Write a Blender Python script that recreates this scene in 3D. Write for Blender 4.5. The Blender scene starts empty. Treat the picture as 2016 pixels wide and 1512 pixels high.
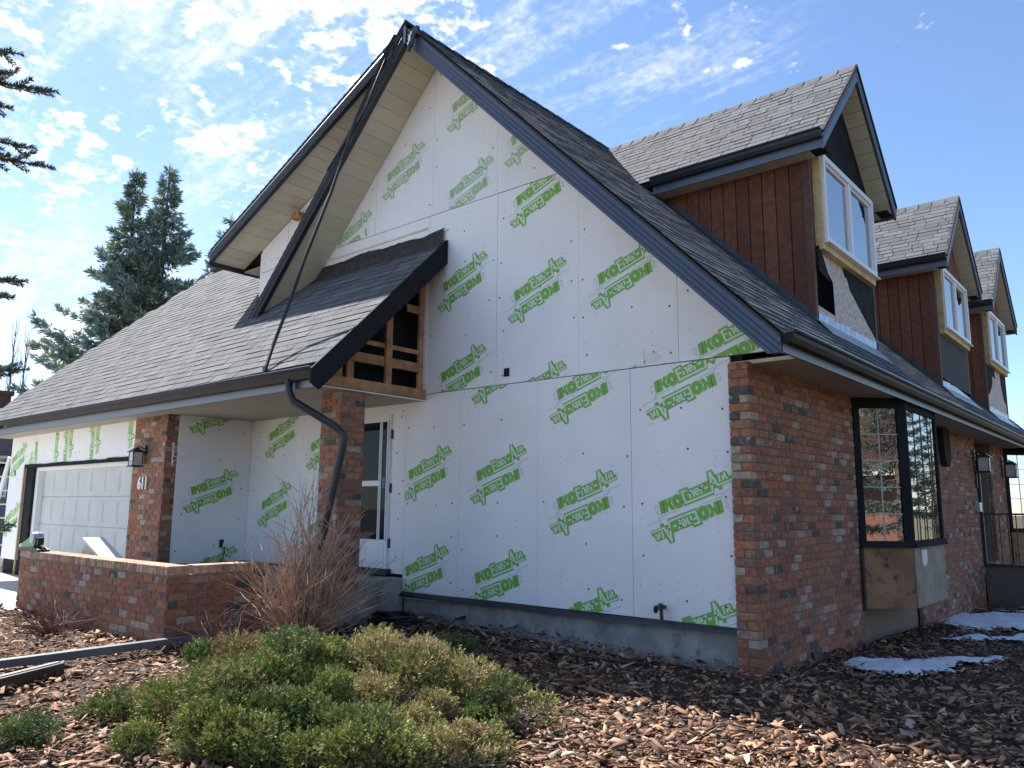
import bpy, bmesh, math, random
import numpy as np
from mathutils import Vector, Matrix
random.seed(7); RNG = np.random.default_rng(11)
S = bpy.context.scene
COL = S.collection
# ------------------------------------------------------------------ camera
YAW, PITCH, ROLL, FPX = 0.708357, 0.156987, 0.007936, 1540.0
CAM = Vector((2.9149, -6.7356, 1.4201))
_f = Vector((-math.sin(YAW)*math.cos(PITCH), math.cos(YAW)*math.cos(PITCH), math.sin(PITCH)))
_r = Vector((math.cos(YAW), math.sin(YAW), 0)); _u = _r.cross(_f)
_r2 = _r*math.cos(ROLL)+_u*math.sin(ROLL); _u2 = _u*math.cos(ROLL)-_r*math.sin(ROLL)
cd = bpy.data.cameras.new('camera'); cam = bpy.data.objects.new('camera', cd); COL.objects.link(cam)
cam.matrix_world = Matrix(((_r2.x,_u2.x,-_f.x,CAM.x),(_r2.y,_u2.y,-_f.y,CAM.y),(_r2.z,_u2.z,-_f.z,CAM.z),(0,0,0,1)))
cd.sensor_width = 36; cd.lens = FPX/2016*36; cd.clip_start = .05; cd.clip_end = 2000
S.camera = cam
def proj(p):
    q = Vector(p)-CAM; z = q.dot(_f)
    if z < .1: return None
    return (1008+FPX*q.dot(_r2)/z, 756-FPX*q.dot(_u2)/z, z)
# ------------------------------------------------------------------ light
SUN = Vector((-.68, .085, .73)).normalized()
EL = math.asin(SUN.z)
sd = bpy.data.lights.new('sun', 'SUN'); sd.energy = 4.2; sd.angle = math.radians(.6); sd.color = (1,.955,.89)
so = bpy.data.objects.new('sun', sd); COL.objects.link(so)
so.rotation_euler = SUN.to_track_quat('Z','Y').to_euler(); so.location = (-20,5,30)
S.view_settings.view_transform = 'Standard'; S.view_settings.look = 'None'
S.view_settings.exposure = 1.52; S.view_settings.gamma = 1; S.view_settings.use_curve_mapping = False
S.cycles.max_bounces = 6; S.cycles.diffuse_bounces = 4; S.cycles.glossy_bounces = 3
class NT:
    def __init__(s, tree): s.t = tree; s.n = tree.nodes; s.l = tree.links
    def new(s, kind, **kw):
        n = s.n.new(kind)
        for k, v in kw.items():
            if k.startswith('_'): setattr(n, k[1:], v)
            else: n.inputs[k.replace('__',' ')].default_value = v
        return n
    def link(s, a, b): s.l.new(a, b)
    def put(s, sock, v):
        if hasattr(v, 'is_linked'): s.link(v, sock)
        else: sock.default_value = v
    def math(s, op, a, b=0.0, c=None, clamp=False):
        n = s.n.new('ShaderNodeMath'); n.operation = op; n.use_clamp = clamp
        s.put(n.inputs[0], a); s.put(n.inputs[1], b)
        if c is not None: s.put(n.inputs[2], c)
        return n.outputs[0]
    def ramp(s, fac, a, b, lo=0., hi=1., smooth=True):
        n = s.n.new('ShaderNodeMapRange'); n.interpolation_type = 'SMOOTHSTEP' if smooth else 'LINEAR'
        s.put(n.inputs[0], fac); n.inputs[1].default_value = a; n.inputs[2].default_value = b
        n.inputs[3].default_value = lo; n.inputs[4].default_value = hi
        return n.outputs[0]
    def mix(s, fac, a, b, blend='MIX'):
        n = s.n.new('ShaderNodeMix'); n.data_type = 'RGBA'; n.blend_type = blend
        s.put(n.inputs[0], fac); s.put(n.inputs[6], a if hasattr(a,'is_linked') else (*a[:3],1)); s.put(n.inputs[7], b if hasattr(b,'is_linked') else (*b[:3],1))
        return n.outputs[2]
    def noise(s, vec, scale, detail=4, rough=.55, dist=0.):
        n = s.n.new('ShaderNodeTexNoise'); n.inputs['Scale'].default_value = scale; n.inputs['Detail'].default_value = detail
        n.inputs['Roughness'].default_value = rough; n.inputs['Distortion'].default_value = dist
        if vec is not None: s.link(vec, n.inputs['Vector'])
        return n.outputs['Fac']
    def comb(s, x, y, z):
        n = s.n.new('ShaderNodeCombineXYZ')
        for i, v in enumerate((x,y,z)): s.put(n.inputs[i], v)
        return n.outputs[0]
W = bpy.data.worlds.new('World'); S.world = W; W.use_nodes = True
w = NT(W.node_tree); w.n.clear()
sky = w.n.new('ShaderNodeTexSky'); sky.sky_type = 'NISHITA'; sky.sun_disc = False
sky.sun_elevation = EL; sky.sun_rotation = math.atan2(SUN.x, SUN.y); sky.air_density = 1.0; sky.dust_density = .35; sky.ozone_density = 3.9; sky.altitude = 1000
tc = w.n.new('ShaderNodeTexCoord'); sp = w.n.new('ShaderNodeSeparateXYZ'); w.link(tc.outputs['Generated'], sp.inputs[0])
dx, dy, dz = sp.outputs
zz = w.math('ADD', w.math('MAXIMUM', dz, 0.), .16)
pv = w.comb(w.math('DIVIDE', dx, zz), w.math('DIVIDE', dy, zz), 0.)
hr = w.math('SQRT', w.math('ADD', w.math('MULTIPLY', dx, dx), w.math('MULTIPLY', dy, dy)))
west = w.math('DIVIDE', w.math('MULTIPLY', dx, -1.), w.math('MAXIMUM', hr, .01))     # 1 towards the sun's side of the sky
big = w.noise(pv, 3.0, 4, .55)
puff = w.noise(pv, 19., 5, .55, .25)
fine = w.noise(pv, 46., 5, .6, .2)
mp = w.new('ShaderNodeMapping', _vector_type='POINT'); mp.inputs['Rotation'].default_value = (0,0,.55); mp.inputs['Scale'].default_value = (.75,3.4,1)
w.link(pv, mp.inputs['Vector'])
streak = w.noise(mp.outputs[0], 2.6, 7, .62, .6)
cov = w.math('ADD', w.ramp(west, .45, .85, -.22, -.035), w.math('ADD', w.math('MULTIPLY', w.math('SUBTRACT', big, .5), .8), w.ramp(dz, .35, .60, -.04, .07)))
puffy = w.math('ADD', w.math('MULTIPLY', puff, .7), w.math('MULTIPLY', fine, .3))
m1 = w.ramp(w.math('ADD', puffy, cov), .45, .60)
m2 = w.math('MULTIPLY', w.ramp(w.math('ADD', w.math('ADD', streak, w.math('MULTIPLY', cov, .5)), w.math('MULTIPLY', w.math('SUBTRACT',fine,.5), .35)), .40, .78), w.ramp(west, .22, .48, 0., .80))
low = w.math('MULTIPLY', w.ramp(dz, .42, .12, 0., 1.), w.ramp(west, .70, .95, 0., 1.))
m3 = w.math('MULTIPLY', low, w.ramp(w.math('ADD', streak, w.math('MULTIPLY',fine,.25)), .45, .72, .1, 1.))
mask = w.math('MAXIMUM', w.math('MAXIMUM', m1, m2), m3)
SKYS = .082
bg = w.new('ShaderNodeBackground'); bg.inputs['Strength'].default_value = SKYS
cloudcol = w.mix(w.ramp(puffy,.45,.7), (3.9,4.1,4.5), (5.3,5.3,5.2))
vd = w.n.new('ShaderNodeVectorMath'); vd.operation = 'DOT_PRODUCT'; w.link(tc.outputs['Generated'], vd.inputs[0]); vd.inputs[1].default_value = SUN
glow = w.ramp(vd.outputs['Value'], .45, 1.0, .92, 1.35)                               # clouds scatter more light towards the sun
cc = w.n.new('ShaderNodeVectorMath'); cc.operation = 'SCALE'; w.link(cloudcol, cc.inputs[0]); w.link(glow, cc.inputs['Scale'])
w.link(w.mix(mask, sky.outputs[0], cc.outputs[0]), bg.inputs['Color'])
wo = w.new('ShaderNodeOutputWorld'); w.link(bg.outputs[0], wo.inputs[0])

# ------------------------------------------------------------------ materials
MATS = {}
def mat(name, col, rough=.7, var=.0, vscale=6., bump=0., bscale=40., spec=.5, metal=0., ior=None, dirt=None, gen='Object', island=0., objrand=0.):
    m = bpy.data.materials.new(name); m.use_nodes = True; t = NT(m.node_tree)
    b = t.n['Principled BSDF']; b.inputs['Roughness'].default_value = rough; b.inputs['Metallic'].default_value = metal
    b.inputs['Specular IOR Level'].default_value = spec
    if ior: b.inputs['IOR'].default_value = ior
    geo = t.n.new('ShaderNodeNewGeometry'); vec = geo.outputs['Position']
    c = None
    colr = col
    if var:
        n = t.noise(vec, vscale, 5, .6)
        colr = t.mix(t.ramp(n, .3, .7), [x*(1-var) for x in col], [min(1,x*(1+var)) for x in col])
    if island:
        oi = t.n.new('ShaderNodeObjectInfo')
        rn = t.math('FRACT', t.math('ADD', geo.outputs['Random Per Island'], oi.outputs['Random']))
        colr = t.mix(1., colr, t.mix(rn, (1-island,)*3, (1+island,)*3), 'MULTIPLY')
    if dirt:
        n = t.noise(vec, dirt[1], 6, .7, .5)
        colr = t.mix(t.ramp(n, dirt[2], dirt[3]), colr, dirt[0])
    if hasattr(colr, 'is_linked'): t.link(colr, b.inputs['Base Color'])
    else: b.inputs['Base Color'].default_value = (*col, 1)
    if bump:
        bn = t.n.new('ShaderNodeBump'); bn.inputs['Strength'].default_value = bump; bn.inputs['Distance'].default_value = .01
        t.link(t.noise(vec, bscale, 5, .65), bn.inputs['Height']); t.link(bn.outputs[0], b.inputs['Normal'])
    MATS[name] = m; m['t'] = 1
    return m
def attr_mat(name, rough=.8, transl=0.):
    m = bpy.data.materials.new(name); m.use_nodes = True; t = NT(m.node_tree); b = t.n['Principled BSDF']
    a = t.n.new('ShaderNodeAttribute'); a.attribute_name = 'tint'; t.link(a.outputs['Color'], b.inputs['Base Color'])
    b.inputs['Roughness'].default_value = rough; b.inputs['Specular IOR Level'].default_value = .3
    if transl:
        tr = t.n.new('ShaderNodeBsdfTranslucent'); t.link(a.outputs['Color'], tr.inputs[0])
        mx = t.n.new('ShaderNodeMixShader'); mx.inputs[0].default_value = transl
        t.link(b.outputs[0], mx.inputs[1]); t.link(tr.outputs[0], mx.inputs[2]); t.link(mx.outputs[0], t.n['Material Output'].inputs[0])
    return m
M_FOAM = mat('foam_facer', (.82,.815,.83), .5, .05, .9, .10, 5, .35, dirt=((.56,.55,.56), 2.6, .60, .95))
M_EDGE = mat('foam_edge', (.72,.66,.50), .9, .2, 30)
M_PRINT = mat('green_ink', (.20,.45,.075), .6)
M_PRINTD = mat('dark_green_ink', (.17,.37,.12), .6)
M_PRINTL = mat('pale_green_ink', (.64,.78,.60), .6)
M_INKG = mat('grey_ink', (.34,.40,.36), .6)
M_WRAP = mat('house_wrap', (.72,.73,.76), .5, .05, 8)
M_NAVY = mat('navy_fascia_metal', (.038,.050,.073), .42, .12, 1.2, .04, 6, .9, 0., 1.75)
M_NAVYD = mat('dark_navy_eave_metal', (.016,.021,.032), .5, .12, 1.2, .02, 8, .3)
M_BARGE = mat('matt_black_barge_board', (.022,.023,.028), .85, .15, 2, .05, 20, .1)
M_FELT = mat('crumpled_dark_felt', (.060,.052,.048), .95, .3, 12, .6, 30, .2)
M_BLK = mat('black_metal', (.022,.025,.03), .4, .15, 2, 0, 40, .5)
M_GUT = mat('brown_gutter_metal', (.020,.0155,.0145), .5, .15, 2.5, .02, 10, .15)
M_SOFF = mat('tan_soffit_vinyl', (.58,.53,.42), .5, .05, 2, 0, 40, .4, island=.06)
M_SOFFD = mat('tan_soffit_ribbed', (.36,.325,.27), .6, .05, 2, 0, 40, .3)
M_SHIN = mat('grey_asphalt_shingle', (.122,.126,.134), .95, .20, 55, .5, 260, .25, island=.20)
M_SHIND = mat('asphalt_cut_edge', (.028,.028,.030), .95)
M_DECK = mat('asphalt_underlay', (.05,.05,.05), .95)
M_MORT = mat('mortar', (.24,.19,.155), .95, .15, 30, .4, 120)
M_CONC = mat('parged_concrete', (.30,.30,.285), .95, .22, 4, .9, 28, .2, dirt=((.15,.15,.14), 4.5, .52, .72))
M_CONC2 = mat('green_stained_concrete', (.15,.165,.13), .95, .3, 9, .5, 40, .2)
M_STUC = mat('brown_stucco', (.15,.125,.105), .95, .1, 20, .7, 160, .2)
M_DRIVE = mat('pale_driveway_concrete', (.55,.52,.48), .9, .1, 3, .2, 80)
M_SIDE = mat('brown_wood_siding', (.195,.074,.042), .75, .2, 12, .25, 50, .3, island=.22)
M_TRIMB = mat('brown_trim', (.14,.060,.038), .7, .2, 10)
M_PINE = mat('pine_lumber', (.58,.42,.22), .75, .22, 9, .15, 30, .3, island=.12)
M_FRAMEW = mat('old_framing_lumber', (.36,.19,.10), .8, .3, 6, .2, 30, .3, island=.2)
M_VINYL = mat('white_vinyl', (.78,.78,.80), .35, .02, 3, 0, 40, .5)
M_GLASSD = mat('dark_door_glass', (.010,.015,.028), .03, 0, 1, 0, 1, .16, 0., 1.45)
M_GLASS = mat('window_glass', (.012,.015,.018), .012, 0, 1, 0, 1, .5, 0., 7.)
M_PAPER = mat('black_building_paper', (.020,.021,.024), .85, .35, 5, .3, 14, .12)
M_VOID = mat('painted_cavity_shade', (.006,.006,.006), .95, 0, 1, 0, 1, .0)
M_GREYP = mat('grey_building_paper', (.07,.072,.075), .9, .2, 25, .3, 60, .3)
M_OSB = mat('weathered_strand_board', (.60,.52,.48), .85, .2, 20, .4, 60, .3, dirt=((.24,.165,.13), 26., .54, .64))
M_PLY = mat('orange_plywood', (.30,.17,.092), .8, .25, 3, .3, 40, .3, dirt=((.10,.07,.05), 9., .56, .66))
M_PLYG = mat('grey_plywood', (.34,.28,.225), .8, .2, 4, .3, 40, .3, dirt=((.17,.14,.12), 5., .55, .75))
M_FLASH = mat('galvanised_flashing', (.42,.47,.52), .35, .2, 9, .1, 20, .6, .55)
M_TROUGH = mat('grey_downspout_metal', (.10,.112,.13), .45, .15, 4, 0, 10, .5)
M_LEAD = mat('dark_step_flashing', (.06,.072,.085), .4, .2, 6, 0, 10, .5)
M_GAR = mat('garage_door_paint', (.52,.545,.545), .5, .05, 3, 0, 40, .4, dirt=((.40,.41,.40), 2.2, .55, .9))
M_DOORD = mat('dark_brown_door', (.040,.024,.019), .85, .2, 6, 0, 40, .1)
M_SNOW = mat('old_snow', (.80,.81,.85), .7, .06, 12, .8, 45, .3, dirt=((.45,.40,.36), 9., .58, .80))
M_SOIL = mat('dark_mulch_bed', (.060,.038,.028), .95, .45, 22, 1., 34, .2, dirt=((.20,.125,.085), 34., .56, .66))
M_LAWN = mat('dormant_lawn', (.13,.11,.055), .95, .3, 3, .6, 30)
M_BARK = mat('grey_brown_bark', (.10,.075,.055), .9, .3, 14, .6, 40)
M_TWIG = mat('tan_twig', (.42,.275,.185), .7, .35, 9)
M_TWIGG = mat('grey_woody_stem', (.36,.31,.26), .8, .3, 9)
M_TWIGD = mat('dark_twig', (.19,.10,.075), .8, .3, 9)
M_LAMPG = mat('frosted_lamp_glass', (.50,.52,.52), .25, .05, 5)
M_WHITE = mat('white_paint', (.80,.79,.77), .5)
M_BOARD = mat('pale_raw_boards', (.62,.56,.46), .8, .2, 12, .2, 40, island=.15)
M_GREENT = mat('green_tool_plastic', (.06,.30,.10), .4)
M_GREYT = mat('grey_blue_plastic', (.42,.52,.56), .4)
M_RUB = mat('black_rubber', (.016,.017,.018), .55, .1, 5)
M_SCREW = mat('rust_red_washer', (.22,.075,.045), .7)
M_NSIDE = mat('grey_neighbour_siding', (.20,.21,.22), .8, .05, 4)
M_BRASS = mat('weathered_valve_metal', (.07,.065,.055), .45, .2, 30, 0, 10, .5, .5)
M_LEAF = attr_mat('juniper_foliage', .75, .10); M_NEED = attr_mat('spruce_needles', .7, .12); M_CHIP = attr_mat('bark_chips', .9)
def brick_mat(name, planter=False):
    m = bpy.data.materials.new(name); m.use_nodes = True; t = NT(m.node_tree); b = t.n['Principled BSDF']
    geo = t.n.new('ShaderNodeNewGeometry'); oi = t.n.new('ShaderNodeObjectInfo'); P = geo.outputs['Position']
    rn = t.math('FRACT', t.math('ADD', geo.outputs['Random Per Island'], oi.outputs['Random']))
    cr = t.n.new('ShaderNodeValToRGB'); cr.color_ramp.interpolation = 'CONSTANT'; t.link(rn, cr.inputs[0])
    cols = [(0,(.40,.175,.098)),(.15,(.32,.140,.086)),(.29,(.37,.190,.110)),(.42,(.27,.125,.088)),(.53,(.40,.160,.090)),(.62,(.25,.155,.110)),(.71,(.34,.135,.084)),(.80,(.115,.098,.090)),(.86,(.42,.33,.26)),(.94,(.36,.25,.185))]
    e = cr.color_ramp.elements
    e[0].position = 0; e[0].color = (*cols[0][1],1); e[1].position = cols[1][0]; e[1].color = (*cols[1][1],1)
    for p, c in cols[2:]:
        q = e.new(p); q.color = (*c,1)
    n1 = t.noise(P, 26, 5, .65); n2 = t.noise(P, 7.5, 4, .6, .8)
    c = t.mix(t.ramp(n1,.3,.75), t.mix(1., cr.outputs[0], (.66,.66,.66),'MULTIPLY'), t.mix(1., cr.outputs[0], (1.25,1.25,1.25),'MULTIPLY'))
    smear = t.math('MULTIPLY', t.ramp(n2,.56,.70), t.ramp(rn,.3,.9,.15,.8))      # white lime smears of tumbled brick
    c = t.mix(smear, c, (.46,.41,.37))
    t.link(c, b.inputs['Base Color']); b.inputs['Roughness'].default_value = .9; b.inputs['Specular IOR Level'].default_value = .25
    bn = t.n.new('ShaderNodeBump'); bn.inputs['Strength'].default_value = .5; bn.inputs['Distance'].default_value = .006
    t.link(t.noise(P, 60, 5, .7), bn.inputs['Height']); t.link(bn.outputs[0], b.inputs['Normal'])
    return m
M_BRICK = brick_mat('tumbled_red_brick')
M_CAPB = mat('sunlit_pale_cap_brick', (.42,.27,.19), .9, .25, 20, .4, 60, .25, island=.35)  # paler than the wall brick: sunlight on the caps put into the colour

# ------------------------------------------------------------------ mesh helpers
def link(name, me, parent=None, loc=None, mw=None):
    o = bpy.data.objects.new(name, me); COL.objects.link(o)
    if parent is not None:
        o.parent = parent
        base = BASE.get(parent.name)
        if base is not None: o.matrix_parent_inverse = Matrix.Translation(-base)
    if mw is not None: o.matrix_basis = mw
    elif loc is not None: o.location = loc
    return o
BASE = {}
def tag(o, label, cat=None, group=None, kind=None):
    if label: o['label'] = label
    if cat: o['category'] = cat
    if group: o['group'] = group
    if kind: o['kind'] = kind
    return o
def thing(name, label, cat, base=(0,0,0), group=None):
    o = bpy.data.objects.new(name, None); COL.objects.link(o); o.location = base; o.empty_display_size = .2
    BASE[o.name] = Vector(base); return tag(o, label, cat, group)
class MB:
    def __init__(s): s.v = []; s.f = []; s.mi = []; s.cur = 0
    def add(s, vs, fs):
        k = len(s.v); s.v += [tuple(p) for p in vs]
        for f in fs: s.f.append([i+k for i in f]); s.mi.append(s.cur)
        return s
    def box(s, x0,x1,y0,y1,z0,z1):
        return s.hexa([(x0,y0,z0),(x1,y0,z0),(x1,y1,z0),(x0,y1,z0),(x0,y0,z1),(x1,y0,z1),(x1,y1,z1),(x0,y1,z1)])
    def hexa(s, p):
        return s.add(p, [(3,2,1,0),(4,5,6,7),(0,1,5,4),(1,2,6,5),(2,3,7,6),(3,0,4,7)])
    def bar(s, a, b, wd, ht, up=(0,0,1)):
        a = Vector(a); b = Vector(b); d = (b-a).normalized(); sd = d.cross(Vector(up)).normalized(); u = sd.cross(d)
        o = [(-1,-1),(1,-1),(1,1),(-1,1)]
        return s.hexa([a+sd*i*wd/2+u*j*ht/2 for i,j in o]+[b+sd*i*wd/2+u*j*ht/2 for i,j in o])
    def prism(s, poly, axis, a, b):
        n = len(poly)
        def P(q, t): return {'x':(t,q[0],q[1]),'y':(q[0],t,q[1]),'z':(q[0],q[1],t)}[axis]
        vs = [P(q,a) for q in poly]+[P(q,b) for q in poly]
        return s.add(vs, [tuple(range(n))[::-1], tuple(range(n,2*n))]+[(i,(i+1)%n,n+(i+1)%n,n+i) for i in range(n)])
    def slab(s, pts, off):
        n = len(pts); off = Vector(off); vs = [Vector(p) for p in pts]; vs = vs+[p+off for p in vs]
        return s.add(vs, [tuple(range(n)), tuple(range(n,2*n))[::-1]]+[(i,(i+1)%n,n+(i+1)%n,n+i) for i in range(n)])
    def tube(s, pts, r, n=6, r1=None, cap=True):
        pts = [Vector(p) for p in pts]; m = len(pts); r1 = r if r1 is None else r1; vs = []
        ref = Vector((.31,.27,.91))
        for i, p in enumerate(pts):
            d = (pts[min(i+1,m-1)]-pts[max(i-1,0)]).normalized()
            a = d.cross(ref); a = a.normalized() if a.length > 1e-4 else d.orthogonal().normalized(); b = d.cross(a)
            rr = r+(r1-r)*i/max(1,m-1)
            vs += [p+(a*math.cos(2*math.pi*k/n)+b*math.sin(2*math.pi*k/n))*rr for k in range(n)]
        fs = [(i*n+k, i*n+(k+1)%n, (i+1)*n+(k+1)%n, (i+1)*n+k) for i in range(m-1) for k in range(n)]
        if cap: fs += [tuple(range(n))[::-1], tuple(range((m-1)*n, m*n))]
        return s.add(vs, fs)
    def lathe(s, prof, c, n=14, axis='z'):
        vs = []; c = Vector(c)
        for r, h in prof:
            for k in range(n):
                a = 2*math.pi*k/n; q = (r*math.cos(a), r*math.sin(a))
                vs.append(c+Vector({'z':(q[0],q[1],h),'y':(q[0],h,q[1]),'x':(h,q[0],q[1])}[axis]))
        m = len(prof)
        return s.add(vs, [(i*n+k, i*n+(k+1)%n, (i+1)*n+(k+1)%n, (i+1)*n+k) for i in range(m-1) for k in range(n)]+[tuple(range(n))[::-1], tuple(range((m-1)*n,m*n))])
    def mesh(s, name, mats):
        me = bpy.data.meshes.new(name); me.from_pydata(s.v, [], s.f)
        for m in (mats if isinstance(mats,(list,tuple)) else [mats]): me.materials.append(m)
        if any(s.mi): me.polygons.foreach_set('material_index', s.mi)
        bm = bmesh.new(); bm.from_mesh(me); bmesh.ops.recalc_face_normals(bm, faces=bm.faces); bm.to_mesh(me); bm.free()
        return me
    def build(s, name, mats, parent=None, smooth=False, bevel=0.):
        me = s.mesh(name, mats)
        if smooth: me.polygons.foreach_set('use_smooth', [True]*len(me.polygons))
        o = link(name, me, parent)
        if bevel:
            b = o.modifiers.new('b','BEVEL'); b.width = bevel; b.segments = 2; b.limit_method = 'ANGLE'
        return o
def np_mesh(name, V, F, mat_, tint=None, smooth=False):
    """V (n,3), F (m,k) fixed-size polygons"""
    me = bpy.data.meshes.new(name); V = np.ascontiguousarray(V, np.float32); F = np.ascontiguousarray(F, np.int32)
    m, k = F.shape
    me.vertices.add(len(V)); me.vertices.foreach_set('co', V.ravel())
    me.loops.add(m*k); me.loops.foreach_set('vertex_index', F.ravel())
    me.polygons.add(m); me.polygons.foreach_set('loop_start', np.arange(0,m*k,k,dtype=np.int32))
    try: me.polygons.foreach_set('loop_total', np.full(m,k,np.int32))
    except Exception: pass
    me.update(calc_edges=True)
    if tint is not None:
        a = me.attributes.new('tint','FLOAT_COLOR','POINT'); a.data.foreach_set('color', np.ascontiguousarray(np.c_[tint,np.ones(len(tint))],np.float32).ravel())
    if smooth: me.polygons.foreach_set('use_smooth', np.ones(m,bool))
    me.materials.append(mat_); me.validate(); return me
def clip(poly, a, b, c):
    """keep a*x+b*y<=c"""
    out = []
    for i in range(len(poly)):
        p, q = poly[i], poly[(i+1)%len(poly)]; fp = a*p[0]+b*p[1]-c; fq = a*q[0]+b*q[1]-c
        if fp <= 0: out.append(p)
        if fp*fq < 0:
            t = fp/(fp-fq); out.append((p[0]+t*(q[0]-p[0]), p[1]+t*(q[1]-p[1])))
    return out

# ------------------------------------------------------------------ ground
def sst(a,b,x):
    t = np.clip((x-a)/(b-a),0,1); return t*t*(3-2*t)
def gz(x, y):
    x = np.asarray(x,float); y = np.asarray(y,float)
    return .07*sst(0,4.5,-x) - .027*np.clip(y,0,12) - .05*sst(0,3,x)*sst(2,-4,y) + .015*np.sin(x*1.7+y*.9)*sst(-.2,-1.5,y)
gm = MB().add([(-400,-400,-.35),(400,-400,-.35),(400,400,-.35),(-400,400,-.35)], [(0,1,2,3)]).build('ground', M_LAWN); tag(gm, 'flat dormant lawn reaching to the horizon', None, None, 'structure')
xs = np.linspace(-18,10,180); ys = np.linspace(-12,22,200); X, Y = np.meshgrid(xs, ys); Z = gz(X,Y)-.012
edge = sst(0,1.5,np.minimum(np.minimum(X+18,10-X),np.minimum(Y+12,22-Y))); Z = Z*edge-.40*(1-edge)
V = np.c_[X.ravel(),Y.ravel(),Z.ravel()]; nx, ny = 180, 200
I = np.arange(nx*ny).reshape(ny,nx); F = np.c_[I[:-1,:-1].ravel(),I[:-1,1:].ravel(),I[1:,1:].ravel(),I[1:,:-1].ravel()]
mb_ = link('mulch_bed', np_mesh('mulch_bed', V, F, M_SOIL, None, True)); tag(mb_, 'dark soil of the planting bed around the house', None, None, 'structure')

# ------------------------------------------------------------------ the house
HB = (-4.2, 4.0, 0)
house = thing('house', 'house with white foam board gable, grey shingle roofs, brick corner and three dormers', 'house', HB)
KM = 1.009; XR = -4.193; ZR = 7.618; YF = -.60; YE = 17.2
def zmain(x): return ZR-KM*(x-XR)          # right slope
def zleft(x): return ZR-1.0*(XR-x)         # left steep slope
def zshed(x): return ZR-.437*(XR-x)        # shallow shed slope
def zwing(y): return y+4.78
XL = -8.36                                 # left wall of the tall part
BR = []                                    # brick placements of the house
SH = []                                    # shingle placements of the house
CH = .0766
def rec(lst, part, c, u, n, l, h, d):
    u = Vector(u).normalized(); n = Vector(n).normalized(); z = u.cross(n)
    lst.append(dict(part=part, c=Vector(c), u=u, n=n, l=l, h=h, d=d))
def brick_run(lst, part, P0, u, n, length, z0, nc, zmax=99, start=0, L=.2, d=.06):
    P0 = Vector(P0); u = Vector(u); n = Vector(n)
    for c in range(nc):
        zc = z0+(c+.5)*CH
        if zc+CH*.4 > zmax: break
        s = 0 if (c+start)%2 == 0 else -L/2
        while s < length-.02:
            a = max(s,0); b = min(s+L,length)
            if b-a > .035:
                j = random.uniform(-.0025,.0025)
                q = P0+u*((a+b)/2)+n*j; rec(lst, part, (q.x,q.y,zc), u, n, b-a-.011, CH-.012, d)
            s += L
# --- foundations and cores
MB().box(-4.63,-.03,.035,.4,-.7,.36).build('foundation', M_CONC, house)
MB().box(-.35,-.10,2.6,5.5,-.7,.35).build('bay_foundation', M_CONC2, house)
MB().box(XL+.02,-.15,.4,YE-.4,-.7,.36).build('rear_foundation', M_CONC, house)
core = [(XL+.03,.36),(-.1,.36),(-.1,2.72),(-.1,zmain(-.1)-.36),(XR,ZR-.42),(XL+.03,zshed(XL)-.36)]
MB().prism(core,'y',.062,.30).build('gable_wall', M_PAPER, house)
MB().box(-.4,-.075,.3,9.85,-.6,2.74).build('facade_wall', M_MORT, house)
MB().box(-.4,-.075,11.3,YE-.3,-.6,2.74).build('rear_facade_wall', M_MORT, house)
MB().box(XL,-.8,YE-.5,YE-.2,-.5,2.74).build('end_wall', M_MORT, house)
fl = MB(); x = -4.67
for ln, dz in ((1.25,.0),(.95,.006),(1.3,-.004),(1.05,.005)):
    x1 = min(x+ln,-.2); fl.prism([(-.035,.322+dz),(-.030,.348+dz),(.014,.380+dz),(.05,.384+dz),(.05,.34+dz)],'x',x,x1+.03 if x1<-.21 else x1); x = x1
fl.build('base_flashing', M_BLK, house)
MB().box(-4.66,-4.0,-.012,.03,.308,.322).build('foam_ledge', M_WHITE, house)
# --- logo built from the print on the boards
def text_mesh(body, size, offset=0., shear=0., spacing=1.):
    cu = bpy.data.curves.new('t','FONT'); cu.body = body; cu.size = size; cu.offset = offset; cu.shear = shear; cu.space_character = spacing
    cu.resolution_u = 3; cu.fill_mode = 'FRONT'
    o = bpy.data.objects.new('t', cu); COL.objects.link(o); bpy.context.view_layer.update()
    me = bpy.data.meshes.new_from_object(o.evaluated_get(bpy.context.evaluated_depsgraph_get()))
    v = [tuple(p.co) for p in me.vertices]; f = [tuple(p.vertices) for p in me.polygons]
    bpy.data.objects.remove(o); bpy.data.curves.remove(cu); bpy.data.meshes.remove(me)
    return v, f
LOGO = []                                  # (verts 2d, faces, material index, layer)
def logo_text(body, size, x, y, sx, off, mi, layer, shear=0., spacing=1.):
    v, f = text_mesh(body, size, off, shear, spacing)
    LOGO.append(([(x+p[0]*sx, y+p[1]) for p in v], f, mi, layer))
def logo_poly(p, mi, layer): LOGO.append((list(p), [tuple(range(len(p)))], mi, layer))
G, D, L_, N_ = 0, 1, 2, 3
# "IKO" solid green with a pale halo
def grow(p, d):
    if sum(p[i-1][0]*p[i][1]-p[i][0]*p[i-1][1] for i in range(len(p))) < 0: d = -d
    c = []; n = len(p)
    for i in range(n):
        a = Vector(p[i-1]); b = Vector(p[i]); q = Vector(p[(i+1)%n]); e1 = (b-a).normalized(); e2 = (q-b).normalized()
        n1 = Vector((e1.y,-e1.x)); n2 = Vector((e2.y,-e2.x)); m = n1+n2
        c.append(tuple(b+(m*(d/max(.35,1+n1.dot(n2))) if m.length > 1e-3 else n1*d)))
    return c
LI = [(.0,0),(.040,0),(.054,.118),(.014,.118)]
LK = [(.047,0),(.084,0),(.089,.042),(.100,.048),(.120,0),(.166,0),(.134,.062),(.168,.118),(.124,.118),(.098,.070),(.104,.118),(.061,.118)]
for p in (LI, LK): logo_poly(grow(p,.006), L_, 0); logo_poly(p, G, 1)
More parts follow.
